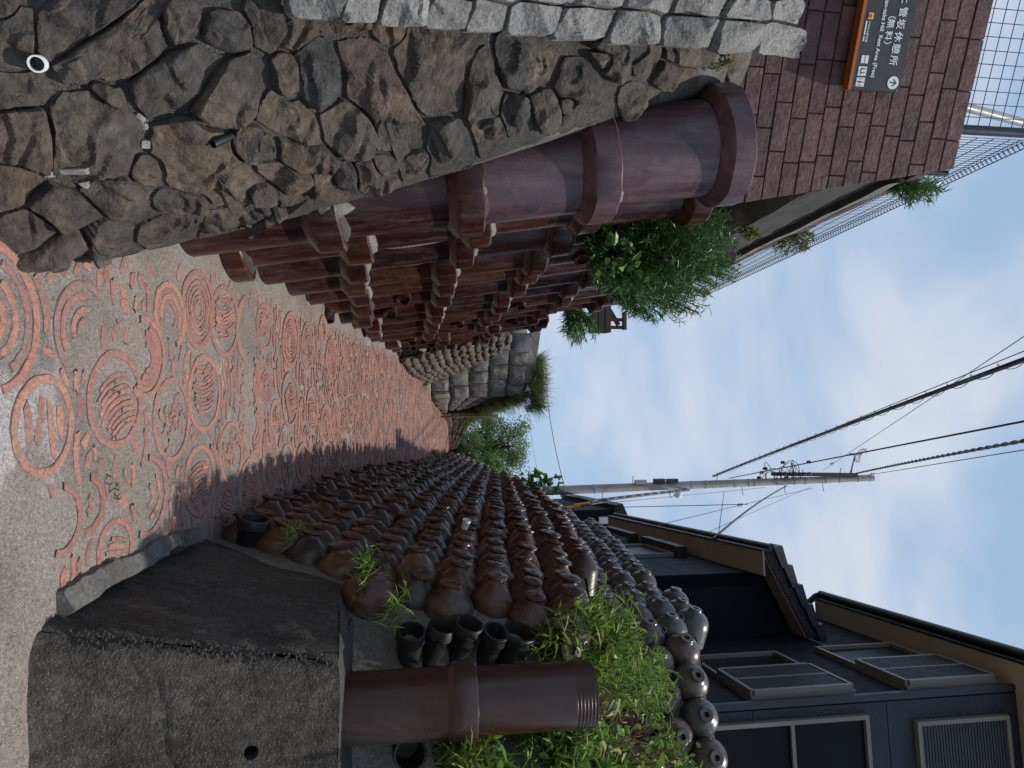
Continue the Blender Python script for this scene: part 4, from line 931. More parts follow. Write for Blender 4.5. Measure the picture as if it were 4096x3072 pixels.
MB().tube([hA(4.05, 8.46, .38), hA(4.12, 8.40, .34), hA(4.15, 8.05, .06), hA(3.95, 7.86, .05), hA(3.3, 7.80, .05)], .05, 10).build('downpipe', M['black'], hs, smooth=60)
for i in range(4): MB().box(hA(4.12 + .02 * i, 8.56 + .03 * i, .36 - .05 * i), (.09, .04, .03)).build('ridge_cap', M['roof'], hs)

wg = thing('house_wing', (3.6, 14, 3.6), 'single storey dark wing of the house with beige soffit and stepped verge tiles', 'house')
WC = Vector((2.91, 10.35, 0))
def wS(t, z, off=0): return WC + D7 * t + N7 * off + Vector((0, 0, z))
def wE(s, z, off=0): return WC + FD * s + FN * off + Vector((0, 0, z))
slab(wS, 0, 8.0, 3.4, 6.82, -.2, 0).build('side_wall', M['navy'], wg)
MB().hexa([wE(.02, 3.4, 0), wE(1.3, 3.4, 0), wE(1.3, 3.4, -.2), wE(.02, 3.4, -.2), wE(.02, 6.84, 0), wE(1.3, 7.45, 0), wE(1.3, 7.45, -.2), wE(.02, 6.84, -.2)]).build('gable_wall', M['navy'], wg)
slab(wS, -.42, 8.0, 6.72, 6.75, 0.0, .36).build('soffit', M['soffit'], wg)
slab(wS, -.44, 8.0, 6.70, 6.86, .362, .39).build('fascia', M['black'], wg)
MB().tube([wS(-.44, 6.86, .42), wS(8.0, 6.9, .42)], .045, 10).build('gutter', M['black'], wg, smooth=60)
def verge(s, z, off): return wE(s, z + .49 * (s + .36), off)
def vs(s0, s1, z0, z1, o0, o1): return MB().hexa([verge(s0, z0, o1), verge(s1, z0, o1), verge(s1, z0, o0), verge(s0, z0, o0), verge(s0, z1, o1), verge(s1, z1, o1), verge(s1, z1, o0), verge(s0, z1, o0)])
vs(-.36, 1.3, 6.72, 6.75, 0.0, .38).build('verge_soffit', M['soffit'], wg)
vs(-.37, 1.3, 6.74, 6.95, .382, .42).build('verge_board', M['navytex'], wg)
for i in range(6): 
    s0 = -.42 + i * .29; v = MB(); zb = 6.93 + .49 * (s0 + .36)
    v.hexa([wE(s0, zb - .02, .47), wE(s0 + .31, zb + .10, .47), wE(s0 + .31, zb + .10, .1), wE(s0, zb - .02, .1), wE(s0 - .02, zb + .12, .47), wE(s0 + .30, zb + .20, .47), wE(s0 + .30, zb + .20, .1), wE(s0 - .02, zb + .12, .1)]); v.build('verge_tile', M['roof'], wg)
MB().hexa([wS(-.3, 6.88, .40), wS(8.2, 6.88, .40), wS(8.2, 8.1, -2.0), wS(-.3, 8.1, -2.0), wS(-.3, 6.98, .40), wS(8.2, 6.98, .40), wS(8.2, 8.2, -2.0), wS(-.3, 8.2, -2.0)]).build('roof', M['roof'], wg)
window(wS, 2.2, 3.8, 4.6, 6.27); window(wS, 5.0, 6.7, 4.6, 6.27)
for a in (2.0, 4.8): slab(wS, a, a + 2.1, 6.33, 6.5, 0, .2).build('shutter_box', M['black'], wg)
fh = thing('far_house', (4.2, 23, 3.2), 'small dark house with a black roof beyond the wing', 'house')
fw = lambda x, y, z: Vector((x, y, z))
MB().hexa([fw(3.62, 19.9, 3.2), fw(7, 19.5, 3.2), fw(7.8, 27, 3.2), fw(4.45, 27, 3.2), fw(3.62, 19.9, 7.35), fw(7, 19.5, 7.35), fw(7.8, 27, 7.35), fw(4.45, 27, 7.35)]).build('walls', M['navy'], fh)
MB().hexa([fw(3.45, 19.6, 7.3), fw(7.2, 19.3, 8.9), fw(8, 27.2, 8.9), fw(4.3, 27.2, 7.3), fw(3.4, 19.55, 7.5), fw(7.2, 19.3, 9.1), fw(8, 27.2, 9.1), fw(4.25, 27.2, 7.5)]).build('roof', M['roof'], fh)
bx = at(2417, 2082, 19.8)
tag(MB().box((bx.x, 19.84, bx.z), (.19, .1, .3)).build('meter_box', M['white'], None), 'white electric meter box with loose cable on the dark end wall', 'meter box')

# ------------------------------------------------------------------ utility pole and cables
PD = 25.0
pb_, pt_ = at(2040, 1969, PD), at(3492, 1911, PD)
po = thing('utility_pole', (pb_.x, PD, 2.9), 'tall grey concrete utility pole with step bolts and fittings behind the jars', 'utility pole')
base_ = pb_ + (pb_ - pt_).normalized() * 2.2
def pole(f): return pb_.lerp(pt_, f)
MB().tube([base_] + [pole(i / 12) for i in range(13)], [.175] + [.165 - .045 * i / 12 for i in range(13)], 20).build('shaft', M['pole'], po, smooth=60)
for f in (.14, .22, .48, .52, .60, .64, .655, .72, .77, .80, .86, .9, .955, .99):
    a, b = pole(f - .003), pole(f + .003); r = .168 - .045 * f; MB().tube([a, b], r + .008, 18).build('band', M['steel'], po, smooth=50)
for i, f in enumerate((.24, .32, .42, .55, .62, .67, .74, .79, .85, .90)):
    p = pole(f); sd = -1 if i % 2 else 1; MB().tube([p, p + Vector((sd * .42, -.1, 0)), p + Vector((sd * .42, -.1, .05))], .014, 6).build('step_bolt', M['steel'], po)
p = pole(.93); MB().tube([p, p + Vector((-.95, -.2, .12))], .035, 8).build('bracket_arm', M['steel'], po, smooth=60)
e = p + Vector((-.95, -.2, .12)); MB().tube([e + Vector((0, 0, -.25)), e + Vector((0, 0, .25))], .045, 8).build('bracket_head', M['steel'], po, smooth=60)
MB().beam(pole(.70) + Vector((-.32, -.15, 0)), pole(.945) + Vector((-.16, -.15, 0)), .13, .13).build('mast_arm', M['black'], po)
grn = random.Random(9)
for i in range(11):
    f0 = grn.uniform(.66, .76); f1 = f0 + grn.uniform(.02, .06); a_, b_ = pole(f0) + Vector((-.12, -.2, 0)), pole(f1) + Vector((-.12, -.2, 0)); w_ = grn.uniform(.25, .85)
    MB().tube([a_.lerp(b_, (1 - math.cos(t * math.pi)) / 2) + Vector((-w_ * math.sin(t * math.pi), -.05, .12 * math.sin(t * 5 + i))) for t in [k / 14 for k in range(15)]], .012, 5).build('jumper_wire', M['wire'], po, smooth=60)
for i in range(3):
    a_ = pole(.935) + Vector((-.9, -.2, .1)); MB().tube([a_ + Vector((.25 * math.sin(t * 4 + i), 0, .3 * t + .12 * math.cos(t * 5 + i))) for t in [k / 14 for k in range(15)]], .012, 5).build('jumper_wire', M['wire'], po, smooth=60)
for i in range(9):
    c = pole(grn.uniform(.66, .82)) + Vector((-grn.uniform(.15, .8), -.22, 0)); MB().lathe([(.02, -.09), (.06, -.04), (.045, 0), (.07, .03), (.03, .09)], 10, Matrix.Translation(c)).build('insulator', M['black'], po, smooth=50)
for f, dx in ((.34, -.2), (.39, -.22), (.425, -.2)): MB().box(pole(f) + Vector((dx, -.1, 0)), (.14, .16, .42)).build('equipment_box', M['steel'] if f < .36 else M['black'], po)
MB().lathe([(.01, -.2), (.10, -.1), (.12, 0), (.06, .12), (.01, .14)], 14, Matrix.Translation(pole(.44) + Vector((.32, -.2, 0)))).build('lamp_head', M['white'], po, smooth=60)
def cable(a, b, r, label, sag=.3, twist=False, ring=False, group=None, ins=None):
    n = 40; pts = [a.lerp(b, i / n) - Vector((0, 0, sag * 4 * (i / n) * (1 - i / n))) for i in range(n + 1)]
    t = thing('overhead_cable', a, label, 'cable', group); mb = MB()
    if twist:
        for ph in (0, math.pi):
            P_ = []
            for i in range(241):
                f = i / 240; c = a.lerp(b, f) - Vector((0, 0, sag * 4 * f * (1 - f))); an = f * 150 + ph; P_.append(c + Vector((math.cos(an) * r * .8, 0, math.sin(an) * r * .8)))
            mb.tube(P_, r * .8, 6)
    else: mb.tube(pts, r, 6)
    mb.build('conductor', M['wire'], t, smooth=60) if not twist else tag(mb.build('conductor', M['wire'], t, smooth=60), kind='stuff')
    if ring:
        P_ = []
        for i in range(1401):
            f = i / 1400; c = a.lerp(b, f) - Vector((0, 0, sag * 4 * f * (1 - f) - .02)); an = f * TAU * 34; P_.append(c + Vector((math.cos(an) * .06, 0, math.sin(an) * .06)))
        MB().tube(P_, .0045, 5).build('spiral_hanger', M['wire'], t, smooth=60)
        MB().tube([q + Vector((.015, 0, .045)) for q in pts], .01, 5).build('messenger_wire', M['wire'], t, smooth=60)
    if ins is not None:
        c = a.lerp(b, ins) - Vector((0, 0, sag * 4 * ins * (1 - ins))); MB().lathe([(.015, -.09), (.055, -.06), (.04, -.02), (.06, .02), (.05, .06), (.015, .09)], 12, Matrix.Translation(c)).build('insulator', M['white'], t, smooth=60)
    return t
cable(at(2850, 1905, PD), at(4330, 1350, 6.2), .026, 'thick black telephone cable with spiral hangers running overhead from the pole', .1, ring=True)
cable(at(2860, 1904, PD), at(4330, 1310, 6.6), .007, 'thin messenger wire just above the thick spiral cable', .0)
cable(at(2915, 1913, PD), at(4330, 1640, 7.0), .016, 'smooth black power line from the middle of the pole', .0)
cable(at(3426, 1893, PD), at(4330, 1720, 8.0), .024, 'twisted black service cable from the top of the pole', .15, twist=True)
cable(at(3480, 1899, PD), at(4330, 1762, 9.0), .011, 'thin wire with a white insulator leaving the pole top', .0, ins=.035)
cable(at(3290, 1882, PD), at(4330, 1190, 7.0), .007, 'thin guy wire with an insulator crossing above the thick spiral cable', .0, ins=.12)
cable(at(3149, 1943, PD), at(2855, 2153, 11.5), .022, 'doubled black service drop from the pole to the wing eave', .15)
cable(at(2991, 2017, 17), at(2471, 2029, 20), .010, 'level wire from the service drop to the far house', .05)
cable(at(3250, 1953, PD), at(2625, 2103, 14), .008, 'thin slanting wire with a ball insulator above the wing roof', .05, ins=.6)
cable(at(2756, 1959, PD), at(2352, 2008, 19), .035, 'thick tangled cable bundle sloping from the pole to the far house', .1, twist=True)
cable(at(3060, 1950, PD), at(2400, 2015, 20), .009, 'thin straight wire just above the tangled bundle', .0)
cable(at(2896, 1968, 24), at(2870, 2165, 12), .010, 'near vertical drop wire from the street lamp to the roof', .0)
cable(at(3240, 1950, PD), at(2700, 2190, 12), .006, 'faint wire running below the doubled service drop', .05)
cable(at(2185, 1470, 60), at(2290, 2060, 40), .022, 'long thin wire crossing the open sky beyond the tree', .4)
cable(at(2120, 1640, 80), at(2170, 1960, 60), .014, 'very faint distant wire low in the sky', .3)
yl = thing('cable_sleeve', at(2300, 2022, 17), 'yellow insulating sleeves on the wire beside the far roof', 'cable sleeve')
for a, b in (((2254, 2034), (2322, 2024)), ((2296, 2021), (2362, 2011))): MB().tube([at(*a, 17), at(*b, 17)], .035, 10).build('sleeve', M['yellow'], yl, smooth=60)
MB().tube([at(2322, 2024, 17), at(2410, 2008, 17.5)], .03, 8).build('black_sleeve', M['wire'], yl, smooth=60)

# ------------------------------------------------------------------ far walls on the left
def rough_block(a, b, z0a, z0b, z1a, z1b, out_, depth, mat, parent, name, seed, n=5):
    mb = MB()
    for j in range(n + 1):
        for i in range(n + 1):
            u, v = i / n, j / n; lo_ = a.lerp(b, u); z = (z0a + (z0b - z0a) * u) * (1 - v) + (z1a + (z1b - z1a) * u) * v
            ed = max(abs(u - .5), abs(v - .5)) * 2; h = depth * (1 - .7 * ed ** 8) if ed < .99 else -.015
            p = Vector((lo_.x, lo_.y, z)); p += out_ * (h + .03 * noise.noise(p * 5 + Vector((seed, 0, 0))) * (ed < .99)); p.z += .02 * noise.noise(p * 3 + Vector((seed, 9, 0)))
            mb.v.append(p)
    mb.f = [(j * (n + 1) + i, j * (n + 1) + i + 1, (j + 1) * (n + 1) + i + 1, (j + 1) * (n + 1) + i) for j in range(n) for i in range(n)]
    return mb.build(name, mat, parent, smooth=35)
def masonry(parent, A, B, base, topf, rows, cw, depth, mat, batter=.0, rnd=random.Random(4), name='stone'):
    L_ = (B - A).length; d = (B - A).normalized(); out_ = Vector((d.y, -d.x, 0))
    fn = lambda u, v: (lambda p, z: Vector((p.x, p.y, z)) - out_ * (batter * (z - base(u)) + .02))(A.lerp(B, u), base(u) - .2 + (topf(u) - base(u) + .2) * v)
    grid(fn, 30, 14).build('mortar_bed', M['mortar'], parent)
    for r_ in range(rows):
        s = 0
        while s < L_ - .02:
            w_ = min(cw * rnd.uniform(.65, 1.35), L_ - s); 
            if L_ - s - w_ < cw * .4: w_ = L_ - s
            u0, u1 = (s + .006) / L_, (s + w_ - .006) / L_; jz = rnd.uniform(-.04, .04)
            def zz(u, k_): return base(u) + (topf(u) - base(u)) * max(0, min(1, (k_ + (jz if 0 < k_ < rows else 0)) / rows))
            za = base((u0 + u1) / 2) + (topf((u0 + u1) / 2) - base((u0 + u1) / 2)) * (r_ + .5) / rows
            sh = -out_ * batter * (za - base(u0))
            rough_block(A.lerp(B, u0) + sh, A.lerp(B, u1) + sh, zz(u0, r_ + .02), zz(u1, r_ + .02), zz(u0, r_ + .98), zz(u1, r_ + .98), out_, depth * rnd.uniform(.6, 1.2), mat, parent, name, rnd.random() * 50); s += w_
aw = thing('ashlar_wall', (.3, 16.6, 2), 'grey block stone wall with a corner and grassy top where the path narrows', 'stone wall')
masonry(aw, Vector((-1.1, 16.0, 0)), Vector((.36, 16.6, 0)), lambda u: 1.92 + .07 * u, lambda u: 4.3 - .12 * u, 5, .40, .05, M['ashlar'], .08)
masonry(aw, Vector((.40, 16.62, 0)), Vector((.74, 19.5, 0)), lambda u: 1.99 + .34 * u, lambda u: 4.15 - .85 * u, 5, .36, .06, M['ashlar'], .16)
MB().hexa([Vector(p) for p in ((-1.2, 16.15, 4.28), (.0, 16.65, 4.2), (-.05, 17.0, 4.2), (-1.2, 16.6, 4.28), (-1.2, 16.17, 4.5), (-.05, 16.67, 4.42), (-.05, 17.0, 4.42), (-1.2, 16.6, 4.5))]).build('concrete_coping', M['concrete'], aw)
pl_ = thing('concrete_pier', (.78, 19.75, 2.35), 'dark concrete pier with a thin iron pipe in the gap of the far walls', 'pier')
MB().box((.66, 19.8, 2.95), (.34, .35, 1.35)).build('pier_body', M['darkconcrete'], pl_); MB().box((.62, 19.78, 3.68), (.5, .45, .12)).build('pier_cap', M['concrete'], pl_)
MB().tube([(.90, 19.55, 2.3), (.88, 19.55, 3.85)], .03, 8).build('iron_pipe', M['dry'], pl_, smooth=60)
f2 = thing('rough_wall', (1.0, 22, 2.5), 'low rough brown stone wall at the crest of the path', 'stone wall')
masonry(f2, Vector((.84, 20.1, 0)), Vector((1.22, 22.6, 0)), lambda u: 2.38 + .3 * u, lambda u: 3.75 - .25 * u, 5, .42, .07, M['cobble'], .18, random.Random(8))
masonry(f2, Vector((1.24, 22.62, 0)), Vector((2.35, 25.6, 0)), lambda u: 2.66 + .2 * u, lambda u: 3.5 - .35 * u, 4, .42, .07, M['cobble'], .18, random.Random(9))
cw_ = thing('cobble_wall', (-.3, 13.4, 1.5), 'sloping wall of rounded brown cobbles after the pipes', 'cobble wall')
def cbase(y): return xl(y)
def ctop(y): return lut([(11.0, 3.05), (12, 3.2), (13, 3.15), (14, 2.8), (15, 2.4), (15.9, 2.05)], y)
def csurf(y, z): return Vector((cbase(y) - .28 * (z - gz(y)), y, z))
grid(lambda u, v: csurf(11.1 + 4.8 * u, gz(11.1 + 4.8 * u) - .1 + (ctop(11.1 + 4.8 * u) - gz(11.1 + 4.8 * u) + .1) * v), 30, 12).build('mortar_bed', M['mortar'], cw_)
cob = []
for k_ in range(5):
    bm = bmesh.new(); bmesh.ops.create_icosphere(bm, subdivisions=2, radius=1); me = bpy.data.meshes.new('cobble')
    for v in bm.verts: v.co *= 1 + .22 * noise.noise(v.co * 1.3 + Vector((k_ * 5, 0, 0)))
    bm.to_mesh(me); bm.free(); me.shade_smooth(); me.materials.append(M['cobble']); cob.append(me)
crn = random.Random(14); y = 11.2; rowi = 0
z_ = .08
while z_ < 1.9:
    y = 11.2 + (.09 if rowi % 2 else 0)
    while y < 15.9:
        z = gz(y) + z_
        if z < ctop(y) - .04:
            o = link('cobble', cob[crn.randrange(5)], None, cw_, csurf(y, z) + Vector((.0, crn.uniform(-.03, .03), crn.uniform(-.02, .02)))); o.scale = (.075 * crn.uniform(.8, 1.2), .105 * crn.uniform(.8, 1.2), .07 * crn.uniform(.8, 1.2)); o.rotation_euler = (crn.uniform(-.5, .5), crn.uniform(-.3, .3), crn.uniform(-.3, .3))
        y += .185 * crn.uniform(.9, 1.1)
    z_ += .125; rowi += 1
wr = thing('wooden_eave', at(2400, 1310, 12.5), 'dark brown plank end of a wooden building above the far pipes', 'wooden building')
c = at(2400, 1305, 12.5)
for i in range(3): MB().box(c + Vector((-.13 + .0 * i, 0, -.13 + .12 * i)), (.5, .3, .105)).build('plank', M['wood'], wr)
MB().beam(c + Vector((-.5, 0, .05)), c + Vector((-.02, -.02, .34)), .06, .07).build('rafter', M['wood'], wr)
for dx in (.02, -.12): MB().box(c + Vector((dx, -.02, .30)), (.06, .06, .24)).build('post', M['wood'], wr)
MB().box(c + Vector((-.10, -.02, .45)), (.32, .1, .06)).build('top_rail', M['wood'], wr)
# ------------------------------------------------------------------ plants
vr = random.Random(77)
def rv(): 
    while True:
        v = Vector((vr.uniform(-1, 1), vr.uniform(-1, 1), vr.uniform(-1, 1)))
        if .05 < v.length < 1: return v
def blade(mb, p, d, ln, wd, droop=.4, seg=3):
    d = d.normalized(); sd = d.cross(rv()); sd = sd.normalized() if sd.length > 1e-3 else Vector((1, 0, 0)); k0 = len(mb.v); q = p.copy()
    for i in range(seg + 1):
        f = i / seg; w_ = wd * (1 - f) ** .7 * (.55 + .45 * min(1, f * 3 + .0)) if i < seg else 0
        if i < seg: mb.v += [q + sd * w_ / 2, q - sd * w_ / 2]
        else: mb.v.append(q.copy())
        d = (d + Vector((0, 0, -droop / seg))).normalized(); q = q + d * ln / seg
    for i in range(seg - 1): a = k0 + 2 * i; mb.f.append((a, a + 1, a + 3, a + 2))
    a = k0 + 2 * (seg - 1); mb.f.append((a, a + 1, a + 2))
def leaf(mb, p, d, ln, wd):
    d = d.normalized(); sd = d.cross(rv()).normalized(); up_ = sd.cross(d) * wd * .25
    mb.add([p, p + d * ln * .3 + sd * wd * .5 + up_, p + d * ln * .7 + sd * wd * .36 + up_, p + d * ln - Vector((0, 0, ln * .12)), p + d * ln * .7 - sd * wd * .36 + up_, p + d * ln * .3 - sd * wd * .5 + up_, p + d * ln * .5], [(0, 1, 2, 6), (6, 2, 3), (0, 6, 4, 5), (6, 3, 4)])
def shrub(name, label, base, tips, ln, wd, per, mat='leaf_dark', group=None, droop=.5, start=.3, cat='shrub'):
    t = thing(name, base, label, cat, group); st, lf = MB(), MB()
    for tip in tips:
        b = base + rv() * .05; c1 = b.lerp(tip, .5) + Vector((0, 0, .12 * (tip - b).length)) + rv() * .03; P_ = [b.lerp(c1, f).lerp(c1.lerp(tip, f), f) for f in [i / 8 for i in range(9)]]
        st.tube(P_, [.006 - .0045 * i / 8 for i in range(9)], 4, False)
        for i in range(per):
            f = start + (1 - start) * (i / per) ** .75; j = min(7, int(f * 8)); q = P_[j].lerp(P_[j + 1], f * 8 - j); ax = (P_[j + 1] - P_[j]).normalized()
            dd = (ax * vr.uniform(.1, .9) + rv() * 1.0 + Vector((0, 0, .1))); blade(lf, q, dd, ln * vr.uniform(.6, 1.15), wd, droop)
    st.build('stems', M['stem'], t); tag(lf.build('leaves', M[mat], t), kind='stuff'); return t
def cloud(X0, X1, Y0, Y1, y0, y1, n, shape=None):
    res = []
    while len(res) < n:
        a, b = vr.random(), vr.random()
        if shape and not shape(a, b): continue
        res.append(at(X0 + (X1 - X0) * a, Y0 + (Y1 - Y0) * b, vr.uniform(y0, y1)))
    return res
ell = lambda a, b: (2 * a - 1) ** 2 + (2 * b - 1) ** 2 < 1.0
bb = Vector((-1.02, 4.95, 2.75))
shrub('willow_leaved_shrub', 'large dark green narrow leaved shrub growing out of the stacked pipes', bb, cloud(2350, 2970, 785, 1225, 4.3, 5.3, 800, lambda a, b: (abs(2 * a - 1) ** 3 + abs(2 * b - 1) ** 3 < 1.0) and not (a < .22 and b < .2) and not (b > .8 and a > .6 and b > 1.35 - .6 * a)), .058, .0095, 40, start=.12)
shrub('willow_leaved_shrub', 'smaller narrow leaved shrub behind the large one on the pipe tops', Vector((-1.05, 6.6, 3.3)), cloud(2480, 2860, 1120, 1300, 6.2, 6.9, 110, ell), .10, .012, 30)
shrub('willow_leaved_shrub', 'low bushy green shrub crowning the far pipes under the plank building', Vector((-1.15, 9.2, 3.5)), cloud(2250, 2400, 1270, 1385, 9.0, 9.8, 80, ell), .12, .014, 24)
shrub('willow_leaved_shrub', 'narrow leaved shoots at the top corner of the brown block wall', Vector((-1.42, 4.6, 4.9)), cloud(3540, 3790, 690, 820, 4.5, 4.9, 40, ell), .09, .012, 24)
shrub('hanging_weed', 'dry tangled weeds drooping over the tiled wall top by the fence', Vector((-1.38, 6.0, 4.95)), cloud(3060, 3260, 900, 1020, 5.9, 6.4, 60, ell), .06, .012, 18, 'grass')
def broad(name, label, pts, ln, mat='leaf_broad', group=None, cat='plant', base=None, spread=.5):
    t = thing(name, base or pts[0], label, cat, group); lf = MB(); st = MB()
    for p in pts:
        d = rv(); d.y -= .5; leaf(lf, p, d, ln * vr.uniform(.6, 1.2), ln * vr.uniform(.45, .65))
        if base and vr.random() < .4: st.tube([base + rv() * .05, base.lerp(p, .5) + Vector((0, 0, .05)), p], .003, 3, False)
    if st.v: st.build('stems', M['stem'], t)
    tag(lf.build('leaves', M[mat], t), kind='stuff'); return t
broad('vine', 'broad leaved vine hanging in the shade of the large shrub', cloud(2370, 2560, 940, 1100, 4.3, 4.45, 26), .085, base=Vector((-1.0, 4.75, 2.7)))
broad('fern_tuft', 'small yellow green fern tuft at the joint of granite and rubble walls', cloud(2780, 2930, 190, 290, 3.42, 3.5, 150, ell), .022, 'moss', base=at(2850, 220, 3.55))
broad('fern_tuft', 'tiny yellow green moss tuft at the foot of the rubble wall', cloud(805, 870, 945, 975, 3.6, 3.7, 60, ell), .018, 'moss', base=at(840, 955, 3.75))
broad('fern_tuft', 'bright lime moss tuft on the dark wall behind the shrub', cloud(2960, 3040, 910, 960, 4.9, 5.0, 80, ell), .03, 'moss', base=at(2985, 930, 5.05))
# weeds on the ledge over the jars
def weeds(name, label, roots, hgt, n, ln, wd, mat='leaf_weed', group='weeds on the jar wall ledge', droop=.7, broadn=0, bl=.05):
    t = thing(name, roots[0], label, 'weeds', group); lf = MB(); bf = MB(); st = MB()
    for i in range(n):
        b = roots[vr.randrange(len(roots))] + Vector((vr.gauss(0, .04), vr.gauss(0, .04), 0)); d = Vector((vr.gauss(-.25, .5), vr.gauss(-.35, .5), 1)); h_ = hgt * vr.uniform(.35, 1.1); tip = b + d.normalized() * h_; st.tube([b, b.lerp(tip, .6) + rv() * .02, tip], .0025, 3, False)
        for k_ in range(9):
            q = b.lerp(tip, vr.uniform(.25, 1)); dd = rv() + Vector((-.1, -.3, .35)); blade(lf, q, dd, ln * vr.uniform(.5, 1.2), wd * vr.uniform(.8, 1.9), droop)
    for i in range(broadn):
        b = roots[vr.randrange(len(roots))] + Vector((vr.gauss(0, .06), vr.gauss(-.02, .06), vr.uniform(.0, hgt * .8))); dd = rv() + Vector((-.1, -.5, .2)); leaf(bf, b, dd, bl * vr.uniform(.6, 1.3), bl * vr.uniform(.4, .7))
    st.build('stems', M['stem'], t); tag(lf.build('blades', M[mat], t), kind='stuff')
    if bf.v: tag(bf.build('leaves', M['leaf_broad'], t), kind='stuff')
    return t
def line(pts, n): P_ = [Vector(p) for p in pts]; return [P_[min(int(f), len(P_) - 2)].lerp(P_[min(int(f), len(P_) - 2) + 1], f - min(int(f), len(P_) - 2)) for f in [vr.uniform(0, len(P_) - 1) for _ in range(n)]]
weeds('weed_clump', 'tall bright grass clump spilling over the jars behind the upright pipe', line([(1.25, 3.35, 2.0), (1.35, 3.5, 2.25), (1.35, 3.75, 2.4)], 30), .40, 150, .12, .013, broadn=260)
weeds('weed_clump', 'leafy weeds covering the slope between the upright pipe top and upper jars', line([(1.42, 3.6, 2.3), (1.6, 3.9, 2.5), (1.85, 4.3, 2.75), (2.1, 4.8, 3.0)], 70), .34, 330, .11, .012, broadn=1700, bl=.055)
weeds('weed_clump', 'dense creeping weeds on the slope right of the upright pipe', line([(1.55, 3.2, 1.95), (1.75, 3.3, 2.15), (2.0, 3.4, 2.35), (2.3, 3.7, 2.55), (2.6, 4.1, 2.85), (2.9, 4.4, 3.1)], 110), .26, 420, .10, .011, broadn=3200, bl=.05)
weeds('weed_clump', 'long bladed grass hanging beside the lower half of the upright pipe', line([(1.58, 2.98, 1.6), (1.72, 2.95, 1.7), (1.85, 2.98, 1.85), (1.95, 3.02, 2.05), (1.8, 3.1, 2.1)], 60), .28, 330, .13, .014, broadn=700)
weeds('weed_clump', 'creepers climbing among the front facing upper jars', line([(2.5, 5.3, 3.25), (2.8, 5.15, 3.35), (3.0, 5.0, 3.5)], 20), .22, 60, .08, .010, broadn=160)
weeds('weed_clump', 'few grass tufts rooted at the edge of the abutment among jars', [hit(LWB, 1420, 2340)[0] + Vector((-.08, -.1, 0)), hit(LWB, 1440, 2330)[0] + Vector((-.08, -.1, 0))], .12, 16, .09, .007)
weeds('weed_clump', 'single grass tuft beside the dark red jar near the black pots', [hit(LWB, 1545, 2490)[0] + Vector((-.08, -.08, 0))], .16, 8, .10, .008)
weeds('weed_clump', 'thin grass sprig next to the lowest tan jar', [hit(LWB, 1165, 2205)[0] + Vector((-.10, -.08, -.02))], .11, 6, .08, .007)
broad('vine', 'large leaved climber at the far top of the jar wall below the pole', cloud(2080, 2235, 1880, 1960, 10.5, 11.0, 60, lambda a, b: b > a * .2), .16, base=Vector((1.8, 11.2, 3.5)))
# grass on the far walls
def grass(name, label, roots, ln, wd, n, cat='grass', droop=.8, lean=Vector((.1, -.2, 1))):
    t = thing(name, roots[0], label, cat); lf = MB()
    for i in range(n):
        b = roots[vr.randrange(len(roots))] + Vector((vr.gauss(0, .05), vr.gauss(0, .08), vr.gauss(0, .03))); blade(lf, b, lean + rv() * .8, ln * vr.uniform(.4, 1.2), wd, droop, 3)
    tag(lf.build('blades', M['grass'], t), kind='stuff'); return t
grass('grass_tuft', 'shaggy green grass hanging over the top of the far ashlar wall', [Vector((-.6 + 1.2 * vr.random(), 16.55 + vr.uniform(0, .5), 4.45 - .0 * i)) + Vector((0, 0, vr.uniform(-.2, .1))) for i in range(60)] , .46, .014, 2200)
grass('grass_tuft', 'overgrown grass mound on the sloping end of the ashlar wall', [Vector((.25 + .4 * f + vr.gauss(0, .06), 16.7 + 2.9 * f, 4.2 - .8 * f + vr.uniform(-.35, .15))) for f in [vr.random() for _ in range(110)]], .40, .014, 4200, droop=1.0)
grass('grass_tuft', 'wispy pale grass behind the pier at the crest', [Vector((.7 + .5 * f, 19.8 + 4 * f, 3.45 - .3 * f + vr.uniform(-.1, .25))) for f in [vr.random() for _ in range(60)]], .5, .014, 1400)
dry = thing('seed_stalks', Vector((-.2, 16.4, 4.3)), 'thin bending seed stalks rising from the grass on the ashlar wall', 'grass'); mb = MB()
for i in range(34):
    b = Vector((vr.uniform(-.6, .5), 16.5 + vr.uniform(0, 1.2), 4.2)); d = Vector((vr.gauss(.35, .3), 0, 1)).normalized(); h_ = vr.uniform(.35, .75); mb.tube([b, b + d * h_ * .6, b + d * h_ + Vector((.12, 0, -.03))], .0035, 3, False)
tag(mb.build('stalks', M['dry'], dry), kind='stuff')
# the tree beyond the crest
def tree(name, label, base, ctr, rad, nclump, nleaf, ll, mat='leaf_tree', tall=False):
    t = thing(name, base, label, 'tree'); tr = MB(); lf = MB()
    top = ctr + Vector((0, 0, rad.z * .5)); tr.tube([base, base.lerp(ctr, .5) + rv() * .1, ctr, top], [.16, .11, .07, .02], 8)
    for i in range(nclump):
        v = rv(); v = v * (.55 + .45 * vr.random()) / max(.4, v.length) * .9; c = ctr + Vector((v.x * rad.x, v.y * rad.y, v.z * rad.z)); s = ctr + Vector((0, 0, vr.uniform(-.4, .3) * rad.z))
        tr.tube([s, s.lerp(c, .5) + Vector((0, 0, .08)), c], [.035, .02, .006], 4, False); cr_ = vr.uniform(.18, .34) * rad.x
        for k_ in range(nleaf):
            w_ = rv(); p = c + Vector((w_.x * cr_, w_.y * cr_, w_.z * cr_ * .7)); leaf(lf, p, rv() + Vector((0, 0, -.2)), ll * vr.uniform(.7, 1.3), ll * .5)
    tr.build('trunk', M['bark'], t, smooth=60); tag(lf.build('crown', M[mat], t), kind='stuff')
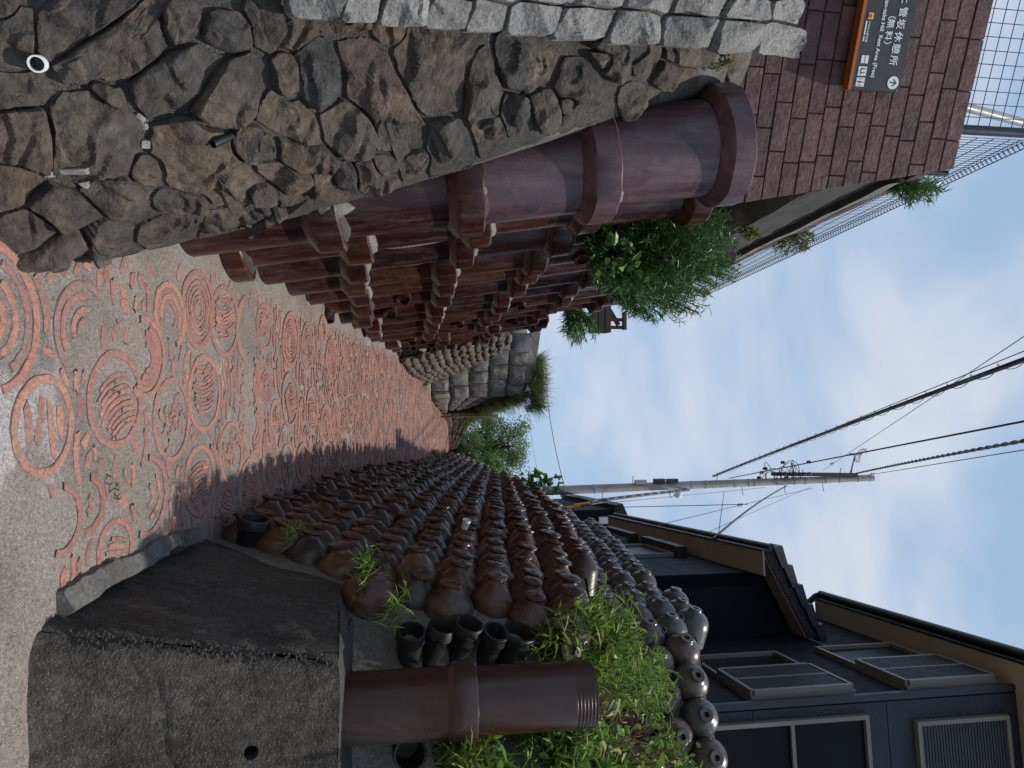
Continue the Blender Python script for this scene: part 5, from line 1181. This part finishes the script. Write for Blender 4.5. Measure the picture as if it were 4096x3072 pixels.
tree('leafy_tree', 'feathery light green tree beyond the crest of the path', Vector((2.9, 31, 2.9)), Vector((2.75, 31, 5.2)), Vector((1.75, 1.7, 1.9)), 90, 130, .09)
tree('leafy_tree', 'low olive bush at the end of the path beside the jars', Vector((2.5, 27.5, 2.9)), Vector((2.4, 27.5, 3.75)), Vector((.9, .8, .75)), 40, 110, .06)
tree('leafy_tree', 'dense green bush behind the far end of the jar wall', Vector((3.5, 27, 2.9)), Vector((3.3, 27, 4.2)), Vector((.9, .8, 1.0)), 40, 110, .08, 'leaf_broad')
# little weeds in the joints
for i, (X, Y, lab) in enumerate(((1255, 1090, 'tiny weed sprouting at the foot of the second pipe'), (1690, 1540, 'small weed at the kerb end below the cobble wall'), (1750, 1610, 'low weeds at the foot of the ashlar corner'), (1725, 1812, 'small weed at the far foot of the jar wall'), (447, 1930, 'little weed between terracotta shards'))):
    g = G(X, Y); weeds('path_weed', lab, [g], (.008 if g.y < 4 else .012) * g.y, 7, (.005 if g.y < 4 else .008) * g.y, .001 * g.y, group=None)
broad('vine', 'pale creeping vine with rounded leaves trailing over the slope weeds', [p + Vector((vr.gauss(0, .1), vr.gauss(-.05, .1), vr.gauss(.12, .08))) for p in line([(1.5, 3.3, 2.1), (1.8, 3.5, 2.4), (2.2, 3.8, 2.7), (2.7, 4.4, 3.1)], 420)], .06, 'leaf_weed', base=Vector((2.0, 3.6, 2.4)))
dr = thing('dry_stalks', Vector((1.9, 3.5, 2.3)), 'reddish dry stalks among the bright slope weeds', 'weeds'); mb = MB(); lf = MB()
for p in line([(1.5, 3.3, 2.1), (1.8, 3.5, 2.4), (2.2, 3.8, 2.7), (2.7, 4.4, 3.1)], 60):
    t_ = p + Vector((vr.gauss(-.05, .12), vr.gauss(-.08, .1), vr.uniform(.15, .38))); mb.tube([p, p.lerp(t_, .6) + rv() * .03, t_], .003, 3, False)
    for _ in range(6): blade(lf, p.lerp(t_, vr.uniform(.4, 1)), rv(), .05, .008)
mb.build('stems', M['dry'], dr); tag(lf.build('withered_leaves', M['dry'], dr), kind='stuff')
